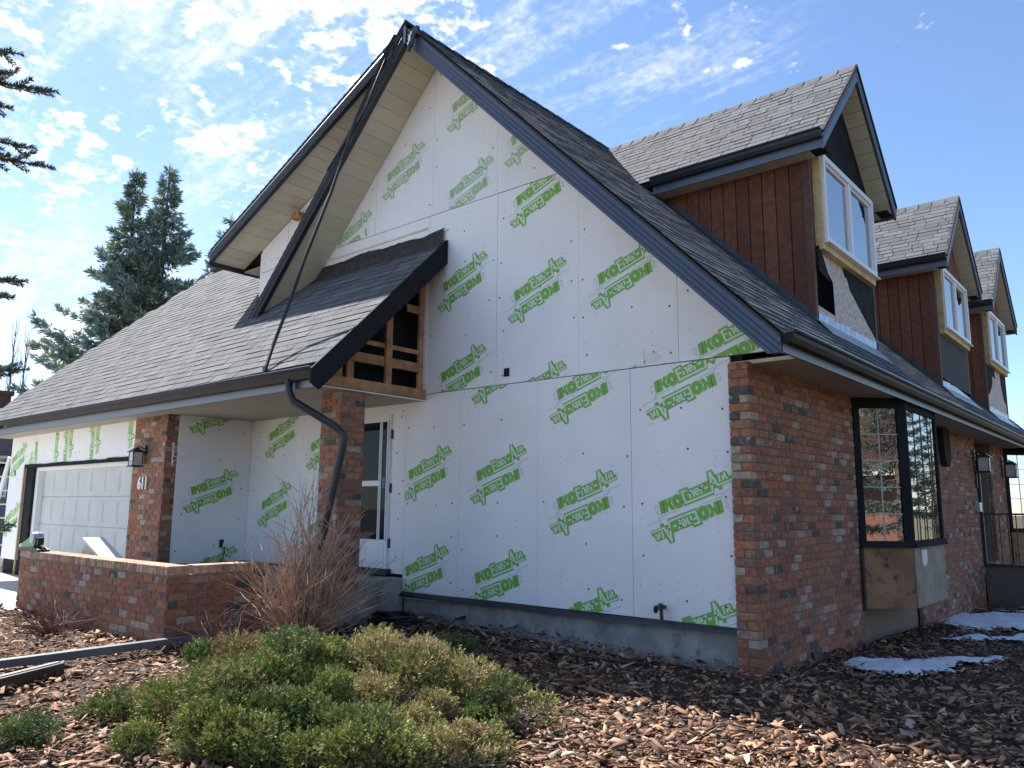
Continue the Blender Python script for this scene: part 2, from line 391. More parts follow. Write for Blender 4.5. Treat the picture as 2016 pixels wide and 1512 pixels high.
ring = [(.212+.062*math.cos(t*math.pi/14), .058+.068*math.sin(t*math.pi/14)) for t in range(28)]
logo_poly(grow(ring,.006), L_, 2); logo_poly(ring, G, 3)
logo_poly([(.212+.010*math.cos(t*math.pi/6), .058+.022*math.sin(t*math.pi/6)) for t in range(12)], L_, 4)
# "Ener-" / big A / small caps IR : pale letters on a green ground with a dark rim
out = [(.262,-.010),(.253,.150),(.351,.152),(.355,.126),(.430,.126),(.512,.126),(.522,.130),(.572,.130),(.590,.214),(.644,.214),(.662,.154),(.763,.156),(.780,.140),(.783,.098),(.806,.096),(.806,.042),(.690,.042),(.682,.008),(.652,.008),(.640,.040),(.606,.040),(.590,-.010)]
logo_poly(grow(out,.006), L_, 0); logo_poly(out, D, 1); logo_poly(grow(out,-.007), G, 2)
LE = [(.276,.004),(.270,.132),(.338,.134),(.339,.116),(.292,.115),(.294,.084),(.328,.085),(.329,.068),(.295,.067),(.297,.024),(.578,.024),(.578,.004)]
logo_poly(LE, L_, 3)
def seg(pts, w_, ly=3):
    w_ *= 1.08
    for a, b in zip(pts[:-1], pts[1:]):
        a = Vector(a); b = Vector(b); d = (b-a).normalized()*w_*.5; q = Vector((-d.y,d.x)); a = a-d*.6; b = b+d*.6; ly += .08
        logo_poly([tuple(a-q),tuple(b-q),tuple(b+q),tuple(a+q)], L_, ly)
seg([(.350,.042),(.352,.104)],.017); seg([(.352,.092),(.370,.104),(.388,.098),(.390,.042)],.016)
seg([(.412,.074),(.452,.078),(.448,.098),(.430,.106),(.412,.094),(.410,.062),(.426,.046),(.450,.052)],.0145)
seg([(.474,.042),(.476,.104)],.017); seg([(.476,.090),(.490,.104),(.506,.106)],.016)
seg([(.520,.074),(.548,.076)],.019)
seg([(.584,.014),(.616,.196),(.654,.060)],.020); seg([(.598,.088),(.640,.092)],.016); seg([(.654,.056),(.796,.058)],.016)
seg([(.688,.084),(.692,.142)],.018)
seg([(.722,.084),(.726,.142)],.017); seg([(.726,.138),(.752,.138),(.758,.126),(.750,.112),(.728,.110)],.014); seg([(.740,.110),(.764,.086)],.016)
logo_poly([(.765,.186),(.765,.190),(.82,.190),(.82,.186)], N_, 1); logo_poly([(.60,-.024),(.60,-.020),(.82,-.020),(.82,-.024)], N_, 1)
logo_poly([(.0,-.024),(.0,-.020),(.19,-.020),(.19,-.024)], N_, 1)
for a0, a1, cx, cy, rx, ry in ((-2.6,.1,-.030,.0,.028,.040),(0.2,3.0,-.030,.055,.018,.045),(3.0,6.2,-.034,.050,.014,.035)):   # thin outline of the little leaf emblem
    p = [(cx+rx*math.cos(a0+(a1-a0)*i/8), cy+ry*math.sin(a0+(a1-a0)*i/8)) for i in range(9)]
    q = [(cx+(rx-.005)*math.cos(a0+(a1-a0)*i/8), cy+(ry-.005)*math.sin(a0+(a1-a0)*i/8)) for i in range(9)]
    LOGO.append((p+q, [(i,i+1,10+i,9+i) for i in range(8)], N_, 1))
INK = [M_PRINT, M_PRINTD, M_PRINTL, M_INKG]
INK_HAZED = [mat('hazed_green_ink', (.36,.52,.28), .6), mat('hazed_dark_green_ink', (.34,.46,.31), .6), mat('hazed_pale_ink', (.68,.76,.67), .6), mat('hazed_grey_ink', (.52,.55,.53), .6)]  # upper prints: flare haze put into paler ink colours
def logo_obj(parent, O, U, Nn, ang, flip, planes):
    """O world point of the logo's lower left, U horizontal unit, Nn outward normal; planes: list of (point, inward normal) to clip with"""
    O = Vector(O); U = Vector(U); Nn = Vector(Nn); Zv = Vector((0,0,1)); a = ang+(math.pi if flip else 0)
    e1 = U*math.cos(a)+Zv*math.sin(a); e2 = -U*math.sin(a)+Zv*math.cos(a)
    bm = bmesh.new()
    for v, f, mi, ly in LOGO:
        vv = [bm.verts.new(O+e1*p[0]+e2*p[1]+Nn*(.0012+.0006*ly)) for p in v]
        for q in f:
            try: bm.faces.new([vv[i] for i in q]).material_index = mi
            except ValueError: pass
    for p, n in planes:
        bmesh.ops.bisect_plane(bm, geom=bm.verts[:]+bm.edges[:]+bm.faces[:], plane_co=p, plane_no=n, clear_inner=True)
    if not bm.faces: bm.free(); return
    for fc in bm.faces:
        fc.normal_update()
        if fc.normal.dot(Nn) < 0: fc.normal_flip()
    me = bpy.data.meshes.new('printed_logo'); bm.to_mesh(me); bm.free()
    for m in (INK_HAZED if O.z > 5.15 else INK): me.materials.append(m)
    link('printed_logo', me, parent)
PANELS = []
SCREWS = MB(); DOTS = MB()
def foam_panel(poly, plane, front, back, logos=(), ang=math.radians(19.5), tape=True):
    """poly in (h,z); plane 'y' (gable, faces -y) or 'x' (faces +x)"""
    cx = sum(p[0] for p in poly)/len(poly); cz = sum(p[1] for p in poly)/len(poly)
    o = MB().prism(poly, plane, front, back).build('foam_panel', M_FOAM, house)
    U = (1,0,0) if plane == 'y' else (0,1,0); Nn = (0,-1,0) if plane == 'y' else (1,0,0)
    def P(h, z): return Vector((h,front,z)) if plane == 'y' else Vector((front,h,z))
    planes = []
    n = len(poly)
    area = sum(poly[i][0]*poly[(i+1)%n][1]-poly[(i+1)%n][0]*poly[i][1] for i in range(n))
    for i in range(n):
        a, b = poly[i], poly[(i+1)%n]; d = ((b[0]-a[0]),(b[1]-a[1])); nn = (-d[1],d[0]) if area > 0 else (d[1],-d[0])
        planes.append((P(*a), Vector((nn[0],0,nn[1])) if plane == 'y' else Vector((0,nn[0],nn[1]))))
    for lx, lz in logos:
        logo_obj(o, P(lx,lz), U, Nn, ang, False, planes)
        fx = lx-.118+.80*math.cos(ang)-.012; fz = lz+.80*math.sin(ang)-.125     # the second line is printed upside down under the first
        logo_obj(o, P(fx,fz), U, Nn, ang, True, planes)
    # fastener washers and tiny nail pricks
    h0 = min(p[0] for p in poly); h1 = max(p[0] for p in poly); z0 = min(p[1] for p in poly); z1 = max(p[1] for p in poly)
    def inside(h, z, m=.04):
        for i in range(n):
            a, b = poly[i], poly[(i+1)%n]; ex, ez = b[0]-a[0], b[1]-a[1]; L = math.hypot(ex,ez)
            dd = (ex*(z-a[1])-ez*(h-a[0]))/max(L,1e-6)*(1 if area > 0 else -1)
            if dd < m: return False
        return True
    for hh in (h0+.07, (h0+h1)/2+.05, h1-.09):
        z = z0+.12+random.uniform(0,.1)
        while z < z1:
            q = (hh+random.uniform(-.05,.05), z+random.uniform(-.06,.06))
            if inside(*q) and random.random() < .55:
                SCREWS.lathe([(.011,0),(.011,.003),(.005,.004)], P(*q), 8, plane) if plane == 'x' else SCREWS.lathe([(.011,0),(.011,-.003),(.005,-.004)], P(*q), 8, 'y')
            z += .46
    for i in range(int((h1-h0)/.2)):
        for zc in np.arange(z0+.35, z1, .62):
            if random.random() < .6:
                hh = h0+.1+i*.2+random.uniform(-.02,.02); zb = zc+random.uniform(-.03,.03)
                for k in range(random.choice((2,3,3))):
                    if inside(hh, zb-.07*k):
                        p = P(hh, zb-.07*k)+Vector(Nn)*.0012; a = Vector(U)*.0032; b = Vector((0,0,.0042))
                        DOTS.add([p-a-b,p+a-b,p+a+b,p-a+b],[(0,1,2,3)])
    return o
YP0, YP1 = .02, .055
def rclip(p): return clip(p, KM, 1, KM*XR+ZR-.262)         # under the right rake soffit
def lclip(p): return clip(p, -.437, 1, ZR-.437*XR-.220)    # under the shed soffit
def grid_panels(cuts, z0, z1, logos, g=.0022):
    for a, b in zip(cuts[:-1], cuts[1:]):
        p = [(a+g,z0+g),(b-g,z0+g),(b-g,z1-g),(a+g,z1-g)]; p = lclip(rclip(p))
        if len(p) > 2: foam_panel(p, 'y', YP0+random.uniform(-.002,.002), YP1, [q for q in logos if a-.25 < q[0]+.33 < b+.12])
LOW = [(-.96,1.37),(-.99,2.55),(-.96,.19),(-2.2,1.405),(-2.2,2.585),(-2.2,.22),(-3.39,1.72),(-3.39,.553),(-3.39,2.90),(-4.57,1.76),(-4.585,.565)]
grid_panels([-3.69,-2.488,-1.288,-.205], .383, 2.832, LOW)
foam_panel([(-4.655,.383),(-3.692,.383),(-3.692,2.83),(-4.655,2.83)], 'y', YP0, YP1, [(-4.57,1.76),(-4.585,.565)])
foam_panel([(-4.905,.585),(-4.659,.585),(-4.659,2.755),(-4.905,2.755)], 'y', YP0, YP1)
MB().box(-4.905,-4.655,.02,.055,2.76,2.835).build('foam_filler_strip', M_FOAM, house)
MID = [(-4.02,2.96),(-4.02,4.12),(-2.83,3.80),(-2.83,2.62),(-2.81,4.96),(-1.65,3.78),(-1.65,2.60),(-.50,2.87)]
grid_panels([-8.33,-7.1,-6.0,-5.5,-4.312,-3.122,-1.925,-.73,.35], 2.838, 5.20, MID)
grid_panels([-8.33,-7.6,-6.6,-5.43,-4.272,-3.135,-1.9], 5.206, 7.5, [(-3.94,5.34),(-5.19,5.92),(-5.19,4.74),(-3.92,6.53),(-2.9,5.75),(-6.26,5.21),(-7.95,5.05),(-7.3,5.35)])
# porch walls
for a, b, lg in ((-8.33,-8.06,[]),(-8.06,-6.92,[(-7.80,2.41),(-7.90,1.365),(-7.9,.2)]),(-6.92,-5.86,[(-6.70,2.20),(-6.66,1.02)])):
    foam_panel([(a+.002,.58),(b-.002,.58),(b-.002,2.752),(a+.002,2.752)], 'y', YP0+.004, YP1, lg)
foam_panel([(-1.16,.58),(.02,.58),(.02,2.752),(-1.16,2.752)], 'x', XL+.035, XL, [(-.908,1.567),(-.90,2.745),(-.85,.40)])
# garage front
MB().box(-15.28,XL,-1.15,-1.02,2.16,2.76).build('garage_header', M_PAPER, house)
MB().box(-15.28,-14.44,-1.15,-.95,-.2,2.16).build('garage_jamb_wall', M_PAPER, house)
MB().box(XL-.4,XL-.005,-1.13,.06,-.3,2.76).build('garage_side_wall', M_PAPER, house)
def garage_panel(a, b, z0, z1, up=()):
    o = foam_panel([(a+.003,z0),(b-.003,z0),(b-.003,z1),(a+.003,z1)], 'y', -1.20, -1.155)
    for k, (lx, lz) in enumerate(up):
        pl = [(Vector((a,0,0)),Vector((1,0,0))),(Vector((b,0,0)),Vector((-1,0,0))),(Vector((0,0,z0)),Vector((0,0,1))),(Vector((0,0,z1)),Vector((0,0,-1)))]
        logo_obj(o, (lx,-1.20,lz), (1,0,0), (0,-1,0), -math.pi/2, False, pl)
        if k%3 != 1: logo_obj(o, (lx-.07,-1.20,lz-1.0), (1,0,0), (0,-1,0), -math.pi/2, True, pl)
    return o
garage_panel(-14.45,-11.9, 2.17, 2.752, [(-14.0,2.62),(-13.0,2.95),(-12.35,3.05)])
garage_panel(-11.9,-9.36, 2.17, 2.752, [(-11.2,3.08),(-9.95,3.12)])
o = foam_panel([(-15.3,.35),(-14.455,.35),(-14.455,2.752),(-15.3,2.752)], 'y', -1.20, -1.155, [(-15.20,2.22),(-15.22,1.04)])
SCREWS.build('washer', M_SCREW, house)['kind'] = 'stuff'
DOTS.build('nail_prick', M_PAPER, house)['kind'] = 'stuff'
MB().box(-15.0,-14.94,-1.208,-1.2,1.98,2.08).build('wall_switch_box', M_BRASS, house)
MB().box(-14.48,-14.44,-1.215,-1.19,-.05,2.165).build('jamb_trim', M_PINE, house)
MB().box(-14.44,-14.06,-1.17,-1.10,-.05,2.17).build('jamb_paper', M_PAPER, house)
hp = MB(); xx = -14.44
while xx < -9.4:
    hp.box(xx,xx+.42,-1.215,-1.20,2.115+random.uniform(-.012,.012),2.178+random.uniform(-.01,.012)); xx += .42
hp.build('header_paper', M_PAPER, house)
MB().box(-14.06,-13.92,-1.12,-1.02,-.05,2.12).box(-13.92,-9.3,-1.12,-1.02,2.05,2.12).build('garage_door_trim', M_VINYL, house)
gd = MB().box(-13.95,-9.3,-1.0,-.95,.0,2.07).build('garage_door', M_GAR, house)
for r in range(4):
    z0 = .02+r*.515
    s = MB().box(-13.92,-9.3,-1.018,-1.0,z0,z0+.500).build('door_section', M_GAR, gd)
pan = MB().box(-.25,.25,-.004,.001,-.19,.19).box(-.21,.21,-.007,-.003,-.15,.15).mesh('raised_panel', M_GAR)
for r in range(4):
    for c in range(8): link('raised_panel', pan, gd, (-13.62+c*.57,-1.018,.02+r*.515+.25))
# house wrap strip and dark step flashing on the gable above the lower roof
MB().prism([(-4.46,4.24),(-4.33,4.33),(-4.315,2.97),(-4.42,2.99),(-4.40,3.6)],'y',.006,.018).build('house_wrap', M_WRAP, house)
v, f = text_mesh('k', .30, .004); v2, f2 = text_mesh('.c', .16, .003)
MB().add([(-4.455+p[0]*.6,.003,3.55+p[1]) for p in v], f).add([(-4.43+p[0]*.5,.003,3.32+p[1]) for p in v2], f2).build('wrap_print', M_INKG, house)
sf = MB(); xs_ = np.linspace(-7.6,-4.03,46); pr = None
for i, x in enumerate(xs_):
    h = 4.955+.016*math.sin(x*3.1)+.010*math.sin(x*7.7+1)+random.uniform(-.008,.008); yy = -.010+.006*math.sin(x*11)+random.uniform(-.003,.003)
    cur = [(x,-.10,zwing(-.10)+.018),(x,-.02,zwing(-.02)+.035),(x,yy,h),(x,.018,h),(x,.018,4.78)]
    if pr: sf.add(pr+cur, [(0,1,6,5),(1,2,7,6),(2,3,8,7)])
    pr = cur
sf.build('apron_felt', M_FELT, house, True)
MB().box(-7.0,-4.35,.002,.019,5.03,5.055).box(-4.35,-3.97,.002,.019,4.93,4.95).build('foam_cut_edge', M_EDGE, house)
MB().box(-2.99,-2.915,.008,.02,2.925,3.02).build('cable_opening', M_PAPER, house)
# --- entry door
MB().box(-5.86,-4.905,.03,.25,.56,2.75).build('entry_frame', M_VINYL, house)
ed = MB().box(-5.80,-4.955,.005,.05,.64,2.62).build('entry_door', M_VINYL, house)
for a, b, z0, z1, nm in ((-5.50,-5.145,1.76,2.53,'pane'),(-5.50,-5.145,1.0,1.69,'pane'),(-5.095,-4.995,1.0,2.53,'sidelight'),(-5.66,-5.555,1.0,2.53,'sidelight')):
    MB().box(a,b,-.003,.02,z0,z1).build(nm, M_GLASSD, ed)
    MB().box(a-.014,a,-.012,.004,z0-.014,z1+.014).box(b,b+.014,-.012,.004,z0-.014,z1+.014).box(a,b,-.012,.004,z1,z1+.014).box(a,b,-.012,.004,z0-.014,z0).build('glazing_bead', M_VINYL, ed)
MB().box(-5.72,-5.02,-.004,.004,.70,.93).build('kick_panel', M_VINYL, ed)
MB().box(-5.075,-5.015,-.010,-.005,1.66,1.80).build('sticker', mat('teal_sticker',(.03,.16,.20),.5), ed)
for z in (.9,1.6,2.3): MB().box(-4.935,-4.920,.0,.03,z,z+.12).build('hinge', M_BRASS, ed)
MB().box(-5.86,-4.88,-.06,.03,.565,.64).build('threshold', M_BLK, house)
# --- porch slab
MB().box(XL,-4.65,-1.95,.03,-.5,.545).build('porch_slab', M_CONC, house)
# --- brick pillars
pl = MB().box(-9.392,-8.368,-1.332,-1.165,-.3,2.757).build('brick_pillar', M_MORT, house)
brick_run(BR, pl, (-9.40,-1.34,0), (1,0,0), (0,-1,0), 1.04, -.1, 40, 2.76)
brick_run(BR, pl, (-8.36,-1.325,0), (0,1,0), (1,0,0), .175, -.1, 40, 2.76, 1)
pl2 = MB().box(-4.692,-4.338,-1.272,-.925,.5,2.757).build('brick_pillar', M_MORT, house)
brick_run(BR, pl2, (-4.70,-1.28,0), (1,0,0), (0,-1,0), .37, .5, 40, 2.75)
brick_run(BR, pl2, (-4.33,-1.265,0), (0,1,0), (1,0,0), .34, .5, 40, 2.75, 1)
# --- brick corner and front facade
bw = MB().box(-.19,-.012,-.035,.06,-.3,2.757).box(-.05,-.012,.06,2.85,-.3,2.757).build('brick_corner_wall', M_MORT, house)
for c in range(40):
    zc = -.3072+(c+.5)*CH
    if zc > 2.73: break
    H = CH-.011
    if c%2 == 0: rec(BR, bw, (-.1,-.05,zc), (1,0,0), (0,-1,0), .195, H, .10)
    else:
        rec(BR, bw, (-.1495,-.05,zc), (1,0,0), (0,-1,0), .096, H, .09); rec(BR, bw, (-.0485,-.05,zc), (1,0,0), (0,-1,0), .097, H, .19)
    s = .055 if c%2 == 0 else .152; rec_l = .2
    first = True
    while s < 2.85:
        b = min(s+(.1 if (first and c%2 == 0 and random.random() < 0) else .2), 2.85)
        if b-s > .03: rec(BR, bw, (random.uniform(-.002,.002),(s+b)/2,zc), (0,1,0), (1,0,0), b-s-.011, H, .05)
        s = b; first = False
bw2 = MB().box(-.05,-.012,5.42,9.85,-.5,2.757).build('brick_facade_wall', M_MORT, house)
brick_run(BR, bw2, (0,5.42,0), (0,1,0), (1,0,0), 4.43, -.4604, 44, 2.757, 0, .2, .05)
bw3 = MB().box(-.55,-.012,11.35,12.85,-.5,2.757).build('brick_facade_wall', M_MORT, house)
brick_run(BR, bw3, (0,11.35,0), (0,1,0), (1,0,0), 1.5, -.4604, 44, 2.757, 0, .2, .05)
brick_run(BR, bw3, (-.45,11.34,0), (1,0,0), (0,-1,0), .44, -.4604, 44, 2.757, 1, .2, .05)
MB().box(-.9,-.75,9.6,11.5,-.4,2.757).build('door_recess_wall', M_DOORD, house)
fd = MB().box(-.75,-.68,10.15,11.15,.48,2.55).build('front_door', M_DOORD, house)
for z0, z1 in ((.65,1.35),(1.5,2.4)):
    for y0 in (10.25,10.7): MB().box(-.685,-.67,y0,y0+.36,z0,z1).build('door_panel', M_DOORD, fd)
MB().box(-.9,-.02,9.6,11.5,2.757,2.80).build('recess_ceiling', M_SOFFD, house)
MB().box(-.75,.0,9.85,11.35,.40,.47).build('door_step', M_CONC, house)
MB().box(-.06,.05,9.84,9.90,.47,2.5).build('door_trim', M_BLK, house)
# --- stucco porch wall with railing
MB().box(.01,2.6,9.88,10.05,-.6,.45).box(.01,2.6,10.05,13.0,-.6,.30).build('stucco_porch', M_STUC, house)
MB().box(-.02,2.62,9.85,10.08,.45,.485).build('porch_cap', M_BLK, house)
rl = MB().bar((-.02,9.95,1.375),(2.6,9.95,1.375),.04,.03).build('railing', M_BLK, house)
for i in range(20): MB().bar((.02+i*.13,9.95,.48),(.02+i*.13,9.95,1.37),.016,.016,(0,1,0)).build('baluster', M_BLK, rl)
hk = MB().tube([(.0+.1*math.sin(t),9.93,1.27-.10*math.cos(t)) for t in np.linspace(0,4,10)],.008,5).build('scroll', M_BLK, rl)
# --- bay windows
def bay(y0, nm):
    p = .45; y1 = y0+2.40; z0, z1 = 1.075, 2.62
    b = MB().prism([(-.1,y0+.02),(0.0,y0+.02),(p-.05,y0+p-.01),(p-.05,y1-p+.01),(0,y1-.02),(-.1,y1-.02)],'z',.32,2.757).build(nm, M_BARGE, house)
    def quad(a0, a1, t, zz0, zz1, name, m, par):
        a0 = Vector((*a0,0)); a1 = Vector((*a1,0)); d = (a1-a0).normalized(); n = Vector((d.y,-d.x,0))
        return MB().hexa([a0+Vector((0,0,zz0)),a1+Vector((0,0,zz0)),a1-n*.02+Vector((0,0,zz0)),a0-n*.02+Vector((0,0,zz0)),a0+Vector((0,0,zz1)),a1+Vector((0,0,zz1)),a1-n*.02+Vector((0,0,zz1)),a0-n*.02+Vector((0,0,zz1))]).build(name, m, par)
    faces = [((0,y0),(p,y0+p),.075,.10,2), ((p,y0+p),(p,y1-p),.06,.08,4), ((p,y1-p),(0,y1),.08,.08,2)]
    for k, (A, B, ml, mr, nc) in enumerate(faces):
        A = Vector(A); B = Vector(B); d = (B-A).normalized(); n = Vector((d.y,-d.x)); Ln = (B-A).length
        f = MB().hexa([(*(A+n*.012),2.62),(*(B+n*.012),2.62),(*(B-n*.06),2.62),(*(A-n*.06),2.62),(*(A+n*.012),2.757),(*(B+n*.012),2.757),(*(B-n*.06),2.757),(*(A-n*.06),2.757)])
        f.hexa([(*(A+n*.05),1.0),(*(B+n*.05),1.0),(*(B-n*.06),1.0),(*(A-n*.06),1.0),(*(A+n*.03),z0),(*(B+n*.03),z0),(*(B-n*.06),z0),(*(A-n*.06),z0)])
        for s0, s1 in ((0,ml),(Ln-mr,Ln)):
            a, c = A+d*s0, A+d*s1
            f.hexa([(*(a+n*.012),z0),(*(c+n*.012),z0),(*(c-n*.06),z0),(*(a-n*.06),z0),(*(a+n*.012),2.62),(*(c+n*.012),2.62),(*(c-n*.06),2.62),(*(a-n*.06),2.62)])
        f.build('bay_frame', M_BARGE, b)
        a, c = A+d*ml-n*.006, A+d*(Ln-mr)-n*.006
        quad(a, c, 0, z0, 2.62, 'pane', M_GLASS, b)
        mu = MB()
        for i in range(1,nc):
            q = a+(c-a)*(i/nc)+n*.003; mu.bar((*q,z0),(*q,2.62),.011 if nc==2 else .006,.008,(n.x,n.y,0))
        for j in range(1,5):
            z = z0+(2.62-z0)*j/5; mu.bar((*(a+n*.003),z),(*(c+n*.003),z),.008,.012 if nc==2 else .007)
        mu.build('muntin', M_LAMPG if k != 1 else M_STUC, b)
        a, c = A+d*.03+n*.004, B-d*.012+n*.004
        quad(a, c, 0, .32, .998, 'plywood_panel', M_PLY if k == 0 else M_PLYG, b)
    return b
by1 = bay(2.852, 'bay_window'); by2 = bay(12.88, 'bay_window')
MB().box(.0,.03,2.80,2.88,.30,1.0).build('bay_corner_flashing', M_BLK, house)
MB().prism([(3.62,.965),(3.86,.962),(3.87,.83),(3.78,.775),(3.64,.79)],'x',.456,.460).build('paper_tag', M_WRAP, house)
MB().prism([(6.98,2.72),(7.42,2.72),(7.46,2.45),(7.44,2.25),(7.30,2.12),(7.12,2.14),(7.02,2.3)],'x',.0,.09).build('wood_corbel', M_DOORD, house)

# --- roofs
def deck(name, pts, th=.10, m=M_DECK):
    p = [Vector(q) for q in pts]; n = (p[1]-p[0]).cross(p[2]-p[0]).normalized()
    if n.z < 0: n = -n
    return MB().slab(p, -n*th).build(name, m, house)
def shingle_field(part, O, U, Vv, inside, smax, vmax, expo=.142, wd=.31):
    """O origin at the eave, U unit along the eave, Vv unit up the slope"""
    O = Vector(O); U = Vector(U).normalized(); Vv = Vector(Vv).normalized(); n = U.cross(Vv)
    if n.z < 0: U = -U; O = O-U*smax; n = U.cross(Vv)
    r = 0
    while r*expo < vmax:
        s = -random.uniform(0,wd)
        while s < smax:
            w_ = wd*random.choice((.62,.8,1.,1.,1.15,1.3)); a = max(s,0); b = min(s+w_,smax)
            c = O+U*((a+b)/2)+Vv*(r*expo)
            if b-a > .05 and inside(c+Vv*expo*.5):
                SH.append(dict(part=part, c=c, u=U, v=Vv, n=n, l=b-a-.009, lift=random.choice((0,0,.003,.005))))
            s += w_
        r += 1
# main right slope
NM = Vector((-KM,0,-1)).normalized()
mr = deck('main_roof', [(.53,YF+.01,zmain(.53)-.02),(.53,YE,zmain(.53)-.02),(XR,YE,ZR-.02),(XR,YF+.01,ZR-.02)])
up = Vector((-1,0,KM)).normalized()
shingle_field(mr, (.56,YF,zmain(.56)), (0,1,0), up, lambda p: p.x > XR-.02, YE-YF, 6.8)
# main left steep slope: only the overhanging verge in front of the gable
ml = deck('left_roof', [(XR,YF+.01,ZR-.02),(XR,.02,ZR-.02),(-7.72,.02,zleft(-7.72)-.02),(-7.72,YF+.01,zleft(-7.72)-.02)], .12)
# shed roof behind and beside it
sr = deck('shed_roof', [(XR,YF+.01,ZR-.02),(XR,YE,ZR-.02),(-8.88,YE,zshed(-8.88)-.02),(-8.88,YF+.01,zshed(-8.88)-.02)], .12)
ed_ = MB()
for i in range(40):                                                     # shingle butts seen along the verge edge
    t0, t1 = i/40, (i+1)/40; xa, xb = XR+(-8.9-XR)*t0, XR+(-8.9-XR)*t1
    ed_.prism([(xa,zshed(xa)-.03),(xb+.0,zshed(xb)-.03),(xb,zshed(xb)+.016),(xa,zshed(xa)+.004)],'y',YF+.008,YF+.3)
    xa, xb = XR+(-7.75-XR)*t0, XR+(-7.75-XR)*t1
    if i > 1: ed_.prism([(xa,zleft(xa)-.06),(xb,zleft(xb)-.06),(xb,zleft(xb)+.010),(xa,zleft(xa)-.004)],'y',YF+.008,YF+.3)
ed_.build('verge_shingle', M_SHIND, house)['kind'] = 'stuff'
cap = MB()
for i in range(60):
    y = YF-.02+i*.295
    cap.hexa([(XR-.15,y,ZR-.10),(XR,y,ZR+.03),(XR,y+.29,ZR+.012),(XR-.15,y+.29,ZR-.115),(XR-.15,y,ZR-.09),(XR,y,ZR+.042),(XR,y+.29,ZR+.02),(XR-.15,y+.29,ZR-.105)])
    cap.hexa([(XR,y,ZR+.03),(XR+.15,y,ZR-.115),(XR+.15,y+.29,ZR-.13),(XR,y+.29,ZR+.012),(XR,y,ZR+.042),(XR+.155,y,ZR-.10),(XR+.155,y+.29,ZR-.12),(XR,y+.29,ZR+.02)])
cap.build('ridge_cap', M_SHIN, mr)['kind'] = 'stuff'
# rake fascia boards, each with three pressed ribs
def rake(xa, za, xb, zb, ztop, zbot, y, name='rake_fascia', endcut=None, m=M_NAVY):
    """board between vertical offsets ztop..zbot below the slope line, front face at y"""
    mb = MB()
    def at(t, o): return (xa+(xb-xa)*t, za+(zb-za)*t+o)
    n = 4; h = (ztop-zbot)/n
    for i in range(n):
        o1 = ztop-i*h; o0 = o1-h; d = h*.34
        e1 = -.06*(ztop-o1); e0 = -.06*(ztop-o0)-.006
        q = [(at(0,o0),e0),(at(1,o0),e0),(at(1,o0),.05),(at(0,o0),.05),(at(0,o1),e1+d*.6),(at(1,o1),e1+d*.6),(at(1,o1),.05),(at(0,o1),.05)]
        mb.hexa([(p[0],y+e,p[1]) for p,e in q])
    me = mb.mesh(name, m)
    if endcut is not None:
        bm = bmesh.new(); bm.from_mesh(me); bmesh.ops.bisect_plane(bm, geom=bm.verts[:]+bm.edges[:]+bm.faces[:], plane_co=(0,0,endcut), plane_no=(0,0,1), clear_inner=True); bm.to_mesh(me); bm.free()
    return link(name, me, house)
rake(XR,ZR,.525,zmain(.525), -.045,-.285, YF, 'rake_fascia', 2.68)
rake(XR,ZR,-7.60,zleft(-7.60), -.055,-.30, YF)
rake(XR-.25,zshed(XR-.25),-8.88,zshed(-8.88), -.035,-.235, YF+.002)
MB().prism([(XR-.025,ZR-.08),(XR,ZR-.05),(XR+.025,ZR-.08),(XR+.018,ZR-.30),(XR-.018,ZR-.30)],'y',YF-.026,YF+.02).build('peak_cap', M_NAVY, house)
MB().box(.42,.528,YF+.008,YF+.03,2.68,2.83).build('rake_return', M_NAVYD, house)
bt = MB().prism([(XR,ZR-.31),(-7.60,zleft(-7.60)-.31),(-7.60,zleft(-7.60)-.292),(XR,ZR-.292)],'y',YF-.028,YF+.04)
bt.prism([(-4.6,zshed(-4.6)-.25),(-8.88,zshed(-8.88)-.25),(-8.88,zshed(-8.88)-.232),(-4.6,zshed(-4.6)-.232)],'y',YF-.024,YF+.04)
bt.build('rake_drip_edge', M_BLK, house)
# soffit boards under the rakes
def soffit(xa, xb, zf, name, pitch, y0, y1, m=M_SOFF):
    L = math.hypot(xb-xa, zf(xb)-zf(xa)); n = max(1,int(L/pitch)); par = None
    base = MB().slab([(xa,y0,zf(xa)+.010),(xb,y0,zf(xb)+.010),(xb,y1,zf(xb)+.010),(xa,y1,zf(xa)+.010)], (0,0,.012)).build(name, M_PAPER, house)
    for i in range(n):
        a = xa+(xb-xa)*(i+.02)/n; b = xa+(xb-xa)*(i+.985)/n; j = random.uniform(-.002,.002)
        MB().slab([(a,y0,zf(a)+j),(b,y0,zf(b)+j),(b,y1,zf(b)+j),(a,y1,zf(a)+j)], (0,0,.009)).build('soffit_panel', m, base)
soffit(XR-.02,-7.66, lambda x: zleft(x)-.262, 'left_rake_soffit', .205, YF+.03, .016)
soffit(-4.55,-8.86, lambda x: zshed(x)-.215, 'shed_rake_soffit', .205, YF+.03, .016)
soffit(XR+.02,.345, lambda x: zmain(x)-.262, 'right_rake_soffit', .205, YF+.03, .016)
# shed eave
MB().box(-8.90,-8.86,YF,YE,zshed(-8.88)-.285,zshed(-8.88)-.03).build('shed_eave_fascia', M_BLK, house)
MB().box(-9.0,-8.90,YF+.03,YE,zshed(-8.88)-.12,zshed(-8.88)-.02).build('shed_gutter', M_BLK, house)
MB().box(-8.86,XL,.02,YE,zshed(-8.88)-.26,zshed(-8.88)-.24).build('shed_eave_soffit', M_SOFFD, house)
MB().box(XL-.005,XL+.03,.02,.06,4.6,5.55).build('shed_corner_trim', M_FOAM, house)
MB().box(-7.36,-7.18,-.10,.02,5.86,5.96).build('wood_block', M_FRAMEW, house)
